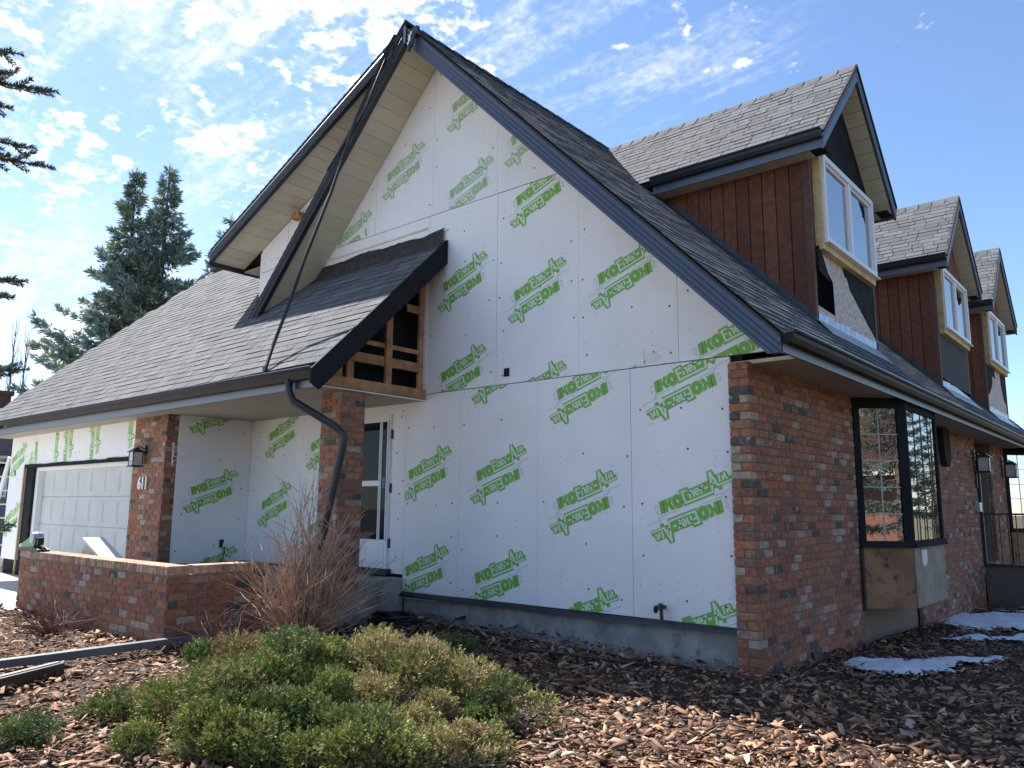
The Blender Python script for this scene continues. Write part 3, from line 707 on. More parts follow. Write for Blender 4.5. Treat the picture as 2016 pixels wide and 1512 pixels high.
# main eave: fascia, gutter, soffit
MB().box(.505,.53,YF+.03,YE,2.69,2.84).build('eave_fascia', M_NAVY, house)
def gutter(name, a, b, out, m=M_GUT, H=.125, Wd=.115):
    a = Vector(a); b = Vector(b); o = Vector(out)          # a,b: back top edge ends
    prof = [(0,0),(0,-H),(Wd*.62,-H),(Wd*.80,-H*.62),(Wd*.86,-H*.30),(Wd,-H*.16),(Wd,0),(Wd*.90,0),(Wd*.90,-.018),(.012,-.02)]
    mb = MB(); n = len(prof)
    mb.add([a+o*p+Vector((0,0,q)) for p,q in prof]+[b+o*p+Vector((0,0,q)) for p,q in prof], [tuple(range(n)),tuple(range(n,2*n))[::-1]]+[(i,(i+1)%n,n+(i+1)%n,n+i) for i in range(n)])
    return mb.build(name, m, house)
g1 = gutter('eave_gutter', (.531,YF+.02,2.865), (.531,YE,2.815), (1,0,0), M_GUT, .098)
MB().bar((.645,YF+.02,2.868),(.645,YE,2.818),.012,.006).build('gutter_lip', M_FLASH, g1)
s0 = MB().box(-.02,.505,.056,YE,2.757,2.765).build('eave_soffit', M_PAPER, house)
y = .06
while y < 12.5:
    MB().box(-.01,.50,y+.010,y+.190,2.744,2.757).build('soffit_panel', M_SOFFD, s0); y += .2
MB().box(-.2,.47,.03,.06,2.742,2.775).build('soffit_trim', M_SOFF, house)
# wing and garage roof
YW = -1.80
wr = deck('porch_roof', [(-15.75,YW,zwing(YW)-.02),(-4.0,YW,zwing(YW)-.02),(-4.0,.015,zwing(.015)-.02),(XL,.015,zwing(.015)-.02),(XL,1.9,zwing(1.9)-.02),(-13.4,1.9,zwing(1.9)-.02)], .10)
deck('garage_rear_roof', [(XL,1.9,zwing(1.9)-.02),(-13.4,1.9,zwing(1.9)-.02),(-15.75,5.6,zwing(YW)-.02),(XL,5.6,zwing(YW)-.02)])
deck('garage_hip_roof', [(-13.4,1.9,zwing(1.9)-.02),(-15.75,YW,zwing(YW)-.02),(-15.75,5.6,zwing(YW)-.02)])
MB().box(-15.28,-15.1,-1.1,5.2,-.3,2.8).box(-15.2,XL,5.0,5.2,-.3,2.8).build('garage_wall', M_NSIDE, house)
def in_wing(p):
    if p.y < .03: return -15.75+2.35*(p.y-YW)/3.7 < p.x < -4.0
    return p.y < 1.92 and -15.75+2.35*(p.y-YW)/3.7 < p.x < XL
shingle_field(wr, (-15.75,YW-.04,zwing(YW-.04)), (1,0,0), (0,1,1), in_wing, 11.75, 5.4, .142, .33)
rc = MB(); 
for i in range(16): rc.box(-13.4+i*.3,-13.4+i*.3+.29,1.78,1.98,zwing(1.9)-.03,zwing(1.9)+.02+(i%2)*.004)
rc.build('ridge_cap', M_SHIN, wr)['kind'] = 'stuff'
MB().box(-15.8,-4.03,YW-.0,YW+.025,2.695,2.93).build('porch_fascia', M_NAVY, house)
g2 = gutter('porch_gutter', (-15.8,YW-.001,2.965), (-4.06,YW-.001,2.90), (0,-1,0))
MB().bar((-15.8,YW-.108,2.968),(-4.06,YW-.108,2.903),.012,.006).build('gutter_lip', M_FLASH, g2)
MB().prism([(-1.95,2.86),(.012,4.80),(.012,4.49),(-1.84,2.645),(-1.95,2.71)],'x',-3.996,-3.962).build('barge_board', M_BARGE, house)
ps = MB().box(-15.6,-4.30,YW+.03,.018,2.757,2.765).build('porch_soffit', M_PAPER, house)
MB().box(-4.325,-4.295,-1.66,.015,2.744,2.757).build('soffit_trim', M_VINYL, house)
y = YW+.03
while y < .0:
    y1 = min(y+.1,.015)
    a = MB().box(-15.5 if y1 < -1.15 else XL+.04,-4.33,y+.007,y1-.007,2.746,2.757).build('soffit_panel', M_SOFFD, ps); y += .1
# open truss framing under the barge board
tr = MB().box(-4.345,-4.305,-1.62,.012,2.76,2.89).build('open_truss', M_FRAMEW, house)
def stud(y0,y1,z0,z1,x0=-4.35,x1=-4.312): MB().box(x0,x1,y0,y1,z0,z1).build('stud', M_FRAMEW, tr)
stud(-1.22,-1.13,2.89,3.50); stud(-1.33,-1.25,2.89,3.40,-4.40,-4.362); stud(-.645,-.555,2.89,4.02); stud(-.07,.008,2.89,4.5,-4.40,-4.36)
stud(-1.13,-.01,3.335,3.39,-4.36,-4.352); stud(-1.25,-.01,3.11,3.225,-4.40,-4.352); stud(-.30,-.01,3.86,3.96,-4.36,-4.352); stud(-1.5,-1.33,2.89,3.15,-4.40,-4.362)
MB().prism([(-1.60,2.77),(.01,2.77),(.01,4.42),(-1.60,2.9)],'x',-4.70,-4.62).box(-4.62,-4.37,-.012,-.002,2.77,4.40).build('attic_shade_panel', M_PAPER, house)  # black panels: the shade inside the open attic put into colour
# downspout
dpts = [(-4.50,-1.86,2.80),(-4.495,-1.86,2.66),(-4.46,-1.82,2.56),(-4.12,-1.50,2.29),(-4.05,-1.42,2.18),(-4.07,-1.43,2.05),(-4.20,-1.50,1.3),(-4.28,-1.56,.80),(-4.28,-1.62,.25)]
MB().tube(dpts,.043,8).build('downspout', M_BLK, house, True)

# --- dormers
def dormer(yc, xf, k, paper):
    xo = xf+.30; zr = 7.40; ze = 5.90; hw = 1.50; wl = 1.20
    def zd(y): return zr-abs(y-yc)*1.0
    xb = XR+.12
    body = MB().prism([(yc-wl,3.3),(yc+wl,3.3),(yc+wl,zd(yc+wl)-.15),(yc,zr-.15),(yc-wl,zd(yc-wl)-.15)],'x',xf,xf-1.2)
    body.prism([(yc-wl,4.4),(yc+wl,4.4),(yc+wl,zd(yc+wl)-.15),(yc,zr-.15),(yc-wl,zd(yc-wl)-.15)],'x',xf-1.2,xb+.5)
    dm = body.build('dormer', paper, house)
    # side boards (facing the gable end)
    n = 13; x0 = xf-2.35
    for i in range(n):
        a = x0+(xf-.06-x0)*i/n; b = x0+(xf-.06-x0)*(i+1)/n-.013
        MB().prism([(a,zmain(a)+.02),(b,zmain(b)+.02),(b,zd(yc-wl)-.30),(a,zd(yc-wl)-.30)],'y',yc-wl-.022-random.uniform(0,.003),yc-wl).build('siding_board', M_SIDE, dm)
    MB().box(xf-.075,xf+.012,yc-wl-.03,yc-wl+.05,zmain(xf)-.05,zd(yc-wl)-.2).build('corner_trim', M_TRIMB, dm)
    MB().box(xf-.03,xf+.012,yc+wl-.05,yc+wl+.03,zmain(xf)-.05,4.62).build('corner_trim', M_TRIMB, dm)
    # step flashing along the side, apron flashing under the front
    st = MB(); i = 0; xx = xf+.02
    while xx > xf-2.3:
        x1 = xx-.20; st.prism([(xx,zmain(xx)+.012),(x1,zmain(x1)+.012),(x1,zmain(x1)+.10),(xx,zmain(xx)+.10)],'y',yc-wl-.032-.003*(i%2),yc-wl-.024)
        st.slab([(xx,yc-wl-.12,zmain(xx)+.016+.003*(i%2)),(xx,yc-wl-.03,zmain(xx)+.016+.003*(i%2)),(x1,yc-wl-.03,zmain(x1)+.016+.003*(i%2)),(x1,yc-wl-.12,zmain(x1)+.016+.003*(i%2))],(0,0,.003)); xx = x1; i += 1
    st.build('step_flashing', M_LEAD, dm)
    ap = MB().slab([(xf+.19,yc-wl-.05,zmain(xf+.19)+.022),(xf+.0,yc-wl-.05,zmain(xf)+.05),(xf+.0,yc+wl+.05,zmain(xf)+.05),(xf+.19,yc+wl+.05,zmain(xf+.19)+.022)],(0,0,.004))
    for j in range(12): ap.box(xf+.003,xf+.012,yc-wl+.02+j*.2,yc-wl+.205+j*.2,zmain(xf)+.0,zmain(xf)+.13+.008*(j%3))
    ap.build('apron_flashing', M_FLASH, dm)
    # front cladding below and above the window
    zs = zmain(xf)
    y0, y1 = yc-wl+.05, yc+wl-.05
    if k != 1:
        MB().box(xf+.001,xf+.010,y0,y1,zs+.0,4.60).build('strand_board', M_OSB, dm)
        if k == 0:
            MB().prism([(y0,zs+.22),(y0+.58,zs+.20),(y0+.56,zs+.62),(y0+.40,4.35),(y0+.10,4.58),(y0,4.60)],'x',xf+.011,xf+.018).build('hole_shade_plate', M_VOID, dm)  # flat black plate, the unlit inside of the hole painted on
            MB().prism([(y0,4.60),(y0,4.28),(y0+.36,4.22),(y0+.2,4.44),(y0+.06,4.60)],'x',xf+.02,xf+.05).build('paper_flap', M_PAPER, dm)
            MB().prism([(y1,4.60),(y0+.95,4.60),(y0+1.06,4.46),(y0+1.15,4.45),(y0+1.25,4.32),(y0+1.65,4.12),(y1,3.82)],'x',xf+.011,xf+.02).build('torn_paper', M_PAPER, dm)
        else:
            MB().prism([(y0,4.60),(y0+.9,4.60),(y0+.95,4.36),(y0+.6,4.40),(y0+.55,4.2),(y0+.15,3.95),(y0,3.9)],'x',xf+.011,xf+.02).build('torn_paper', M_PAPER, dm)
            MB().prism([(y1,4.60),(y1-.7,4.60),(y1-.62,4.3),(y1-.4,4.0),(y1-.15,3.9),(y1,3.6)],'x',xf+.011,xf+.02).build('torn_paper', M_PAPER, dm)
    else:
        MB().prism([(y0,zs+.2),(y1,zs+.06),(y1,4.60),(y0,4.60)],'x',xf+.001,xf+.012).build('grey_paper', M_GREYP, dm)
    if k > 0:
        n = 14
        for i in range(n):
            a = yc-wl+2*wl*i/n; b = yc-wl+2*wl*(i+1)/n-.012
            ta, tb = zd(a)-.3, zd(b)-.3
            if max(ta,tb) > 5.95: MB().prism([(a,5.84),(b,5.84),(b,max(5.85,tb)),(a,max(5.85,ta))],'x',xf,xf+.02).build('siding_board', M_SIDE, dm)
    # window
    wy0, wy1, wz0, wz1 = yc-1.06, yc+.98, 4.66, 5.80
    wn = MB().box(xf+.005,xf+.10,wy0-.05,wy0,4.655,wz1).box(xf+.005,xf+.10,wy0-.05,wy1+.02,4.56,4.655).box(xf+.005,xf+.10,wy0-.05,wy1+.02,wz1,wz1+.025).build('dormer_window', M_PINE, house)
    fr = MB().box(xf+.04,xf+.135,wy0,wy0+.07,wz0,wz1).box(xf+.04,xf+.135,wy1-.07,wy1,wz0,wz1).box(xf+.04,xf+.135,wy0+.07,wy1-.07,wz0,wz0+.07).box(xf+.04,xf+.135,wy0+.07,wy1-.07,wz1-.07,wz1)
    fr.box(xf+.05,xf+.125,(wy0+wy1)/2-.045,(wy0+wy1)/2+.045,wz0+.07,wz1-.07).build('frame', M_VINYL, wn)
    for a, b in ((wy0+.07,(wy0+wy1)/2-.045),((wy0+wy1)/2+.045,wy1-.07)):
        MB().box(xf+.06,xf+.105,a,a+.035,wz0+.07,wz1-.07).box(xf+.06,xf+.105,b-.035,b,wz0+.07,wz1-.07).box(xf+.06,xf+.105,a+.035,b-.035,wz0+.07,wz0+.105).box(xf+.06,xf+.105,a+.035,b-.035,wz1-.105,wz1-.07).build('sash', M_VINYL, wn)
        MB().box(xf+.07,xf+.085,a+.035,b-.035,wz0+.105,wz1-.105).build('pane', M_GLASS, wn)
    MB().box(xf+.10,xf+.165,wy0-.02,wy1+.03,wz0-.018,wz0).build('sill', M_VINYL, wn)
    MB().box(xf+.02,xf+.04,wy0-.03,wy1,4.63,4.665).build('spray_foam', M_EDGE, wn)
    # roof
    for sgn in (-1,1):
        pts = [(xo-.01,yc+sgn*hw,ze-.02),(xb,yc+sgn*hw,ze-.02),(xb,yc,zr-.02),(xo-.01,yc,zr-.02)]
        dr = deck('dormer_roof', pts, .09)
        if sgn < 0:
            shingle_field(dr, (xb-.1,yc-hw-.03,ze-.03), (1,0,0), (0,1,1), lambda p: p.z > zmain(p.x)-.22 and p.y < yc+.0, xo+.01-xb+.1, 2.13, .138, .29)
        # rake fascia in the plane of the dormer front
        mb = MB(); z0, z1 = -.025, -.235
        def at(t, o): return (yc+sgn*(hw+.0)*t, zr-hw*t+o)
        for i in range(3):
            h = (z0-z1)/3; o1 = z0-i*h; mb.prism([at(0,o1),at(1.02,o1),at(1.02,o1-h*.92),at(0,o1-h*.92)],'x',xo-.03,xo+(.004 if i == 1 else .0))
        mb.build('rake_fascia', M_NAVY, dr)
        MB().prism([at(0,.012),at(1.03,.012),at(1.03,-.03),at(0,-.03)],'x',xo-.03,xo+.018).build('verge_edge', M_SHIND, dr)
        # gable soffit boards
        n = 10
        for i in range(n):
            ya, yb = yc+sgn*(hw*.985)*(i+.03)/n, yc+sgn*(hw*.985)*(i+.96)/n
            MB().slab([(xf+.005,ya,zr-abs(ya-yc)-.225),(xf+.005,yb,zr-abs(yb-yc)-.225),(xo-.04,yb,zr-abs(yb-yc)-.225),(xo-.04,ya,zr-abs(ya-yc)-.225)],(0,0,.010)).build('soffit_panel', M_SOFF, dr)
        MB().slab([(xf+.005,yc,zr-.212),(xf+.005,yc+sgn*hw*.985,zr-hw*.985-.212),(xo-.04,yc+sgn*hw*.985,zr-hw*.985-.212),(xo-.04,yc,zr-.212)],(0,0,.012)).build('soffit_backing', M_PAPER, dr)
        # eave fascia, gutter and soffit
        ya = yc+sgn*hw
        MB().box(xf-2.0,xo-.03,min(ya,ya+sgn*.02),max(ya,ya+sgn*.02),ze-.235,ze-.035).build('eave_fascia', M_NAVY, dr)
        gutter('dormer_gutter', (xf-2.0,ya+sgn*.021,ze-.015), (xo+.0,ya+sgn*.021,ze-.015), (0,sgn,0), M_BLK, .11, .10)
        sb = MB().box(xf-2.1,xo-.04,min(ya,yc+sgn*wl),max(ya,yc+sgn*wl),ze-.195,ze-.185).build('eave_soffit', M_PAPER, dr)
        for i in range(11):
            a = xf-2.1+i*.2; MB().box(a+.003,a+.197,min(ya,yc+sgn*(wl+.024)),max(ya,yc+sgn*(wl+.024)),ze-.21,ze-.196).build('soffit_panel', M_SOFF, sb)
    rcap = MB()
    for i in range(18):
        x = xo-.0-i*.235
        if x < XR+.1: break
        rcap.hexa([(x,yc-.13,zr-.125),(x,yc,zr+.012),(x-.23,yc,zr+.002),(x-.23,yc-.13,zr-.135),(x,yc-.13,zr-.110),(x,yc,zr+.026),(x-.23,yc,zr+.010),(x-.23,yc-.13,zr-.125)])
        rcap.hexa([(x,yc,zr+.012),(x,yc+.13,zr-.125),(x-.23,yc+.13,zr-.135),(x-.23,yc,zr+.002),(x,yc,zr+.026),(x,yc+.13,zr-.110),(x-.23,yc+.13,zr-.125),(x-.23,yc,zr+.010)])
    rcap.build('ridge_cap', M_SHIN, dm)['kind'] = 'stuff'
dormer(3.75,-.25,0,M_PAPER); dormer(9.72,-.184,1,M_PAPER); dormer(13.70,-.135,2,M_PAPER)

# ------------------------------------------------------------------ planter wall
PB = []
planter = thing('planter_wall', 'low red brick planter wall with pale top in front of the garage', 'wall', (-6.65,-2.9,0))
pw = MB().box(-8.65,-4.66,-2.985,-2.80,-.4,.745).box(-4.85,-4.66,-2.80,-1.9,-.4,.745).build('mortar_core', M_MORT, planter)
MB().box(-8.5,-4.85,-2.82,-1.95,-.3,.35).build('planter_fill', M_SOIL, planter)
brick_run(PB, pw, (-8.66,-2.995,0), (1,0,0), (0,-1,0), 4.01, -.19, 14, .76)
brick_run(PB, pw, (-4.65,-2.975,0), (0,1,0), (1,0,0), 1.05, -.19, 14, .76, 1)
cx = -8.66
while cx < -4.66:
    rec(PB, pw, (cx+.034,-3.0,.7875), (1,0,0), (0,-1,0), .064, .085, .225); PB[-1]['m'] = M_CAPB; cx += .0741
cy = -2.72
while cy < -1.97:
    rec(PB, pw, (-4.645,cy+.034,.7875), (0,1,0), (1,0,0), .064, .085, .215); PB[-1]['m'] = M_CAPB; cy += .0741

# ------------------------------------------------------------------ place bricks and shingles
BCACHE = {}
def brick_geo(l, h, d):
    c = .0045
    x, z = l/2, h/2
    v = [(-x,-d,-z),(x,-d,-z),(x,-d,z),(-x,-d,z),(-x,-c,-z),(x,-c,-z),(x,-c,z),(-x,-c,z),(-x+c,0,-z+c),(x-c,0,-z+c),(x-c,0,z-c),(-x+c,0,z-c)]
    f = [(0,1,5,4),(1,2,6,5),(2,3,7,6),(3,0,4,7),(4,5,9,8),(5,6,10,9),(6,7,11,10),(7,4,8,11),(8,9,10,11)]
    return v, f
def place_bricks(lst, limit):
    def score(b):
        p = proj(b['c'])
        if not p or not (-20 < p[0] < 2036 and -20 < p[1] < 1532): return 0
        vd = CAM-b['c']; f = b['n'].dot(vd.normalized())
        return b['l']*b['h']*max(f,0)/vd.length_squared
    lst.sort(key=score, reverse=True)
    rest = {}
    for i, b in enumerate(lst):
        u, n = b['u'], b['n']; z = Vector((0,0,1))
        if u.cross(n).dot(z) < 0: u = -u
        # local axes: x=u, y=n, z=up
        M = Matrix(((u.x,n.x,0,b['c'].x),(u.y,n.y,0,b['c'].y),(u.z,n.z,1,b['c'].z),(0,0,0,1)))
        if i < limit:
            bm_ = b.get('m', M_BRICK); key = (round(b['l'],3),round(b['h'],3),round(b['d'],2)); me = BCACHE.get(key+(bm_.name,))
            if me is None:
                m = MB(); m.add(*brick_geo(*key)); me = BCACHE[key+(bm_.name,)] = m.mesh('brick', bm_)
            link('brick', me, b['part'], None, M)
        else:
            m = rest.setdefault(b['part'].name+str('m' in b), (b['part'], MB(), b.get('m', M_BRICK)))[1]; v, f = brick_geo(b['l'],b['h'],b['d'])
            m.add([M@Vector(q) for q in v], f)
    for part, m, bm_ in rest.values(): m.build('brick_field', bm_, part)['kind'] = 'stuff'
place_bricks(BR, 300); place_bricks(PB, 300)
def place_shingles(lst, limit):
    def score(b):
        p = proj(b['c'])
        if not p or not (-20 < p[0] < 2036 and -20 < p[1] < 1532): return 0
        vd = CAM-b['c']; return b['l']*.142*max(b['n'].dot(vd.normalized()),0)/vd.length_squared
    for b in lst: b['s'] = score(b)
    lst.sort(key=lambda b: -b['s'])
    cache = {}; rest = {}
    def geo(l, e):
        x = l/2; t = .009+e
        return [(-x,0,0),(x,0,0),(x,.165,0),(-x,.165,0),(-x,0,t),(x,0,t),(x,.165,.004),(-x,.165,.004)]
    for i, b in enumerate(lst):
        u, v, n, c = b['u'], b['v'], b['n'], b['c']; l = round(b['l'],2); e = b['lift']
        M = Matrix(((u.x,v.x,n.x,c.x),(u.y,v.y,n.y,c.y),(u.z,v.z,n.z,c.z),(0,0,0,1)))
        def fill(m, vs):
            k = len(m.v); m.v += [tuple(p) for p in vs]
            m.f += [[k+4,k+5,k+6,k+7],[k,k+1,k+5,k+4],[k+1,k+2,k+6,k+5],[k+3,k+0,k+4,k+7]]; m.mi += [0,1,1,1]
        if i < limit:
            me = cache.get((l,e))
            if me is None: m = MB(); fill(m, geo(l,e)); me = cache[(l,e)] = m.mesh('shingle', [M_SHIN,M_SHIND])
            link('shingle', me, b['part'], None, M)
        else:
            m = rest.setdefault(b['part'].name, (b['part'], MB()))[1]; fill(m, [M@Vector(q) for q in geo(l,e)])
    for part, m in rest.values(): m.build('shingle_field', [M_SHIN,M_SHIND], part)['kind'] = 'stuff'
place_shingles(SH, 300)

# ------------------------------------------------------------------ driveway, snow, mulch chips
dv = MB().prism([(-30,-30),(-8.9,-30),(-8.72,-3.1),(-8.72,-1.2),(-15.3,-1.2),(-18,-1.2),(-30,-4)],'z',-.3,.075).build('driveway', M_DRIVE); tag(dv, 'pale concrete driveway in front of the garage door', None, None, 'structure')
_NG = np.random.default_rng(99).random((64,64))
def vn(x, y, sc):
    x = np.asarray(x,float)*sc; y = np.asarray(y,float)*sc; i = np.floor(x).astype(int); j = np.floor(y).astype(int); u = x-i; v = y-j
    u = u*u*(3-2*u); v = v*v*(3-2*v); g = lambda a, b: _NG[a%64,b%64]
    return (g(i,j)*(1-u)+g(i+1,j)*u)*(1-v)+(g(i,j+1)*(1-u)+g(i+1,j+1)*u)*v-.5
def snow_field(x, y):
    x = np.asarray(x); y = np.asarray(y)
    n = .55*vn(x,y,2.3)+.40*vn(x+9,y,6.1)+.30*vn(x,y+5,15)+.22*vn(x,y,33)
    def ell(cx, cy, a, b, th):
        c, s_ = math.cos(th), math.sin(th); u = ((x-cx)*c+(y-cy)*s_)/a; v = (-(x-cx)*s_+(y-cy)*c)/b
        return 1-np.sqrt(u*u+v*v)
    f1 = np.maximum(ell(.72,1.50,.82,.40,1.15)+n*1.15-.06, ell(1.02,2.35,.6,.16,1.1)+n-.08)
    f2 = np.maximum.reduce([ell(.9,7.6,1.9,.95,1.15)+n*.9, ell(1.25,5.1,.8,.22,1.0)+n*1.3-.1, ell(.75,4.5,.45,.12,1.1)+n*1.3-.1, ell(1.6,4.2,.5,.13,1.0)+n*1.2-.1])
    return f1, f2
def snow_patch(k, x0,x1,y0,y1, label):
    h = .022; xs = np.arange(x0,x1,h); ys = np.arange(y0,y1,h); X, Y = np.meshgrid(xs,ys); f = snow_field(X,Y)[k]
    Z = gz(X,Y)+.012+.05*np.clip(f,0,.5)+.030*(vn(X,Y,5)+.5*vn(X,Y,14))*np.clip(f*3,0,1)
    keep = f > 0; idx = np.arange(X.size).reshape(X.shape)
    q = keep[:-1,:-1]&keep[1:,:-1]&keep[:-1,1:]&keep[1:,1:]
    F = np.c_[idx[:-1,:-1][q],idx[:-1,1:][q],idx[1:,1:][q],idx[1:,:-1][q]]
    used = np.unique(F); mp_ = np.zeros(X.size,int); mp_[used] = np.arange(len(used)); V = np.c_[X.ravel(),Y.ravel(),Z.ravel()][used]
    o = link('snow_patch', np_mesh('snow_patch', V, mp_[F], M_SNOW, None, True)); tag(o, label, 'snow', 'melting snow patches on the mulch')
snow_patch(0, -.3,2.0,.2,3.2, 'small melting snow patch on the mulch nearest the brick corner')
snow_patch(1, -.1,3.6,3.6,9.86, 'large ragged snow patch on the mulch beside the stucco porch')
def chips():
    N = 66000
    d = 2.6+RNG.random(N)**1.9*17.; az = RNG.uniform(-.68,.66,N)
    fx, fy = -math.sin(YAW), math.cos(YAW); rx, ry = math.cos(YAW), math.sin(YAW)
    x = CAM.x+d*(fx*np.cos(az)+rx*np.sin(az)); y = CAM.y+d*(fy*np.cos(az)+ry*np.sin(az))
    f1, f2 = snow_field(x,y); f = np.maximum(f1,f2)
    ok = (f < .02+.22*(RNG.random(N) < .22))
    ok &= ~((x < .02)&(y > .03)&(x > -4.7)) & ~((x < -4.62)&(y > -2.99)) & ~(x < -8.70) & ~((x>.0)&(y>9.8)) & (x > -12)
    x, y, d = x[ok], y[ok], d[ok]; n = len(x)
    L = RNG.lognormal(math.log(.036),.50,n).clip(.012,.10)*(1+.035*d); Wd = L*RNG.uniform(.20,.55,n); T = RNG.uniform(.003,.008,n)
    base = np.array([(-.5,-.3,0),(.42,-.5,0),(.5,.35,0),(-.3,.5,0),(-.45,-.25,1),(.35,-.45,1),(.45,.3,1),(-.35,.42,1)],float)
    P = base[None]+RNG.normal(0,.12,(n,8,3))*np.array([1,1,.5]); P[:,:,0] *= L[:,None]; P[:,:,1] *= Wd[:,None]; P[:,:,2] *= T[:,None]
    bend = RNG.normal(0,.35,n); P[:,:,2] += (P[:,:,0]**2)*bend[:,None]/L[:,None]
    yaw = RNG.uniform(0,2*np.pi,n); tilt = RNG.normal(0,.26,n); roll = RNG.normal(0,.38,n)
    cr, sr = np.cos(roll)[:,None], np.sin(roll)[:,None]; py = P[:,:,1]*cr-P[:,:,2]*sr; pz = P[:,:,1]*sr+P[:,:,2]*cr
    ct, st = np.cos(tilt)[:,None], np.sin(tilt)[:,None]; px = P[:,:,0]*ct+pz*st; pz = -P[:,:,0]*st+pz*ct
    cy, sy = np.cos(yaw)[:,None], np.sin(yaw)[:,None]; qx = px*cy-py*sy; qy = px*sy+py*cy
    near = np.exp(-np.maximum(0,np.where((x>-4.7)&(x<0), -y, 9))/.25)*.05          # mulch banked against the foundation
    z0 = gz(x,y)+RNG.uniform(-.006,.040,n)+near+.25*np.abs(st[:,0])*L
    V = np.stack([qx+x[:,None],qy+y[:,None],pz+z0[:,None]],2).reshape(-1,3)
    F = np.array([(4,5,6,7),(0,1,5,4),(1,2,6,5),(2,3,7,6),(3,0,4,7)]); F = (F[None]+8*np.arange(n)[:,None,None]).reshape(-1,4)
    pal = np.array([(.34,.195,.115),(.24,.130,.075),(.13,.072,.046),(.45,.28,.175),(.068,.045,.032),(.28,.18,.125),(.38,.30,.23)])
    ci = RNG.choice(7,n,p=[.22,.24,.20,.08,.12,.09,.05]); c = pal[ci]*RNG.uniform(.8,1.35,(n,1))
    o = link('bark_mulch', np_mesh('bark_mulch', V, F, M_CHIP, np.repeat(c,8,0))); tag(o, 'loose brown bark chips covering the planting bed', 'mulch', None, 'stuff')
chips()

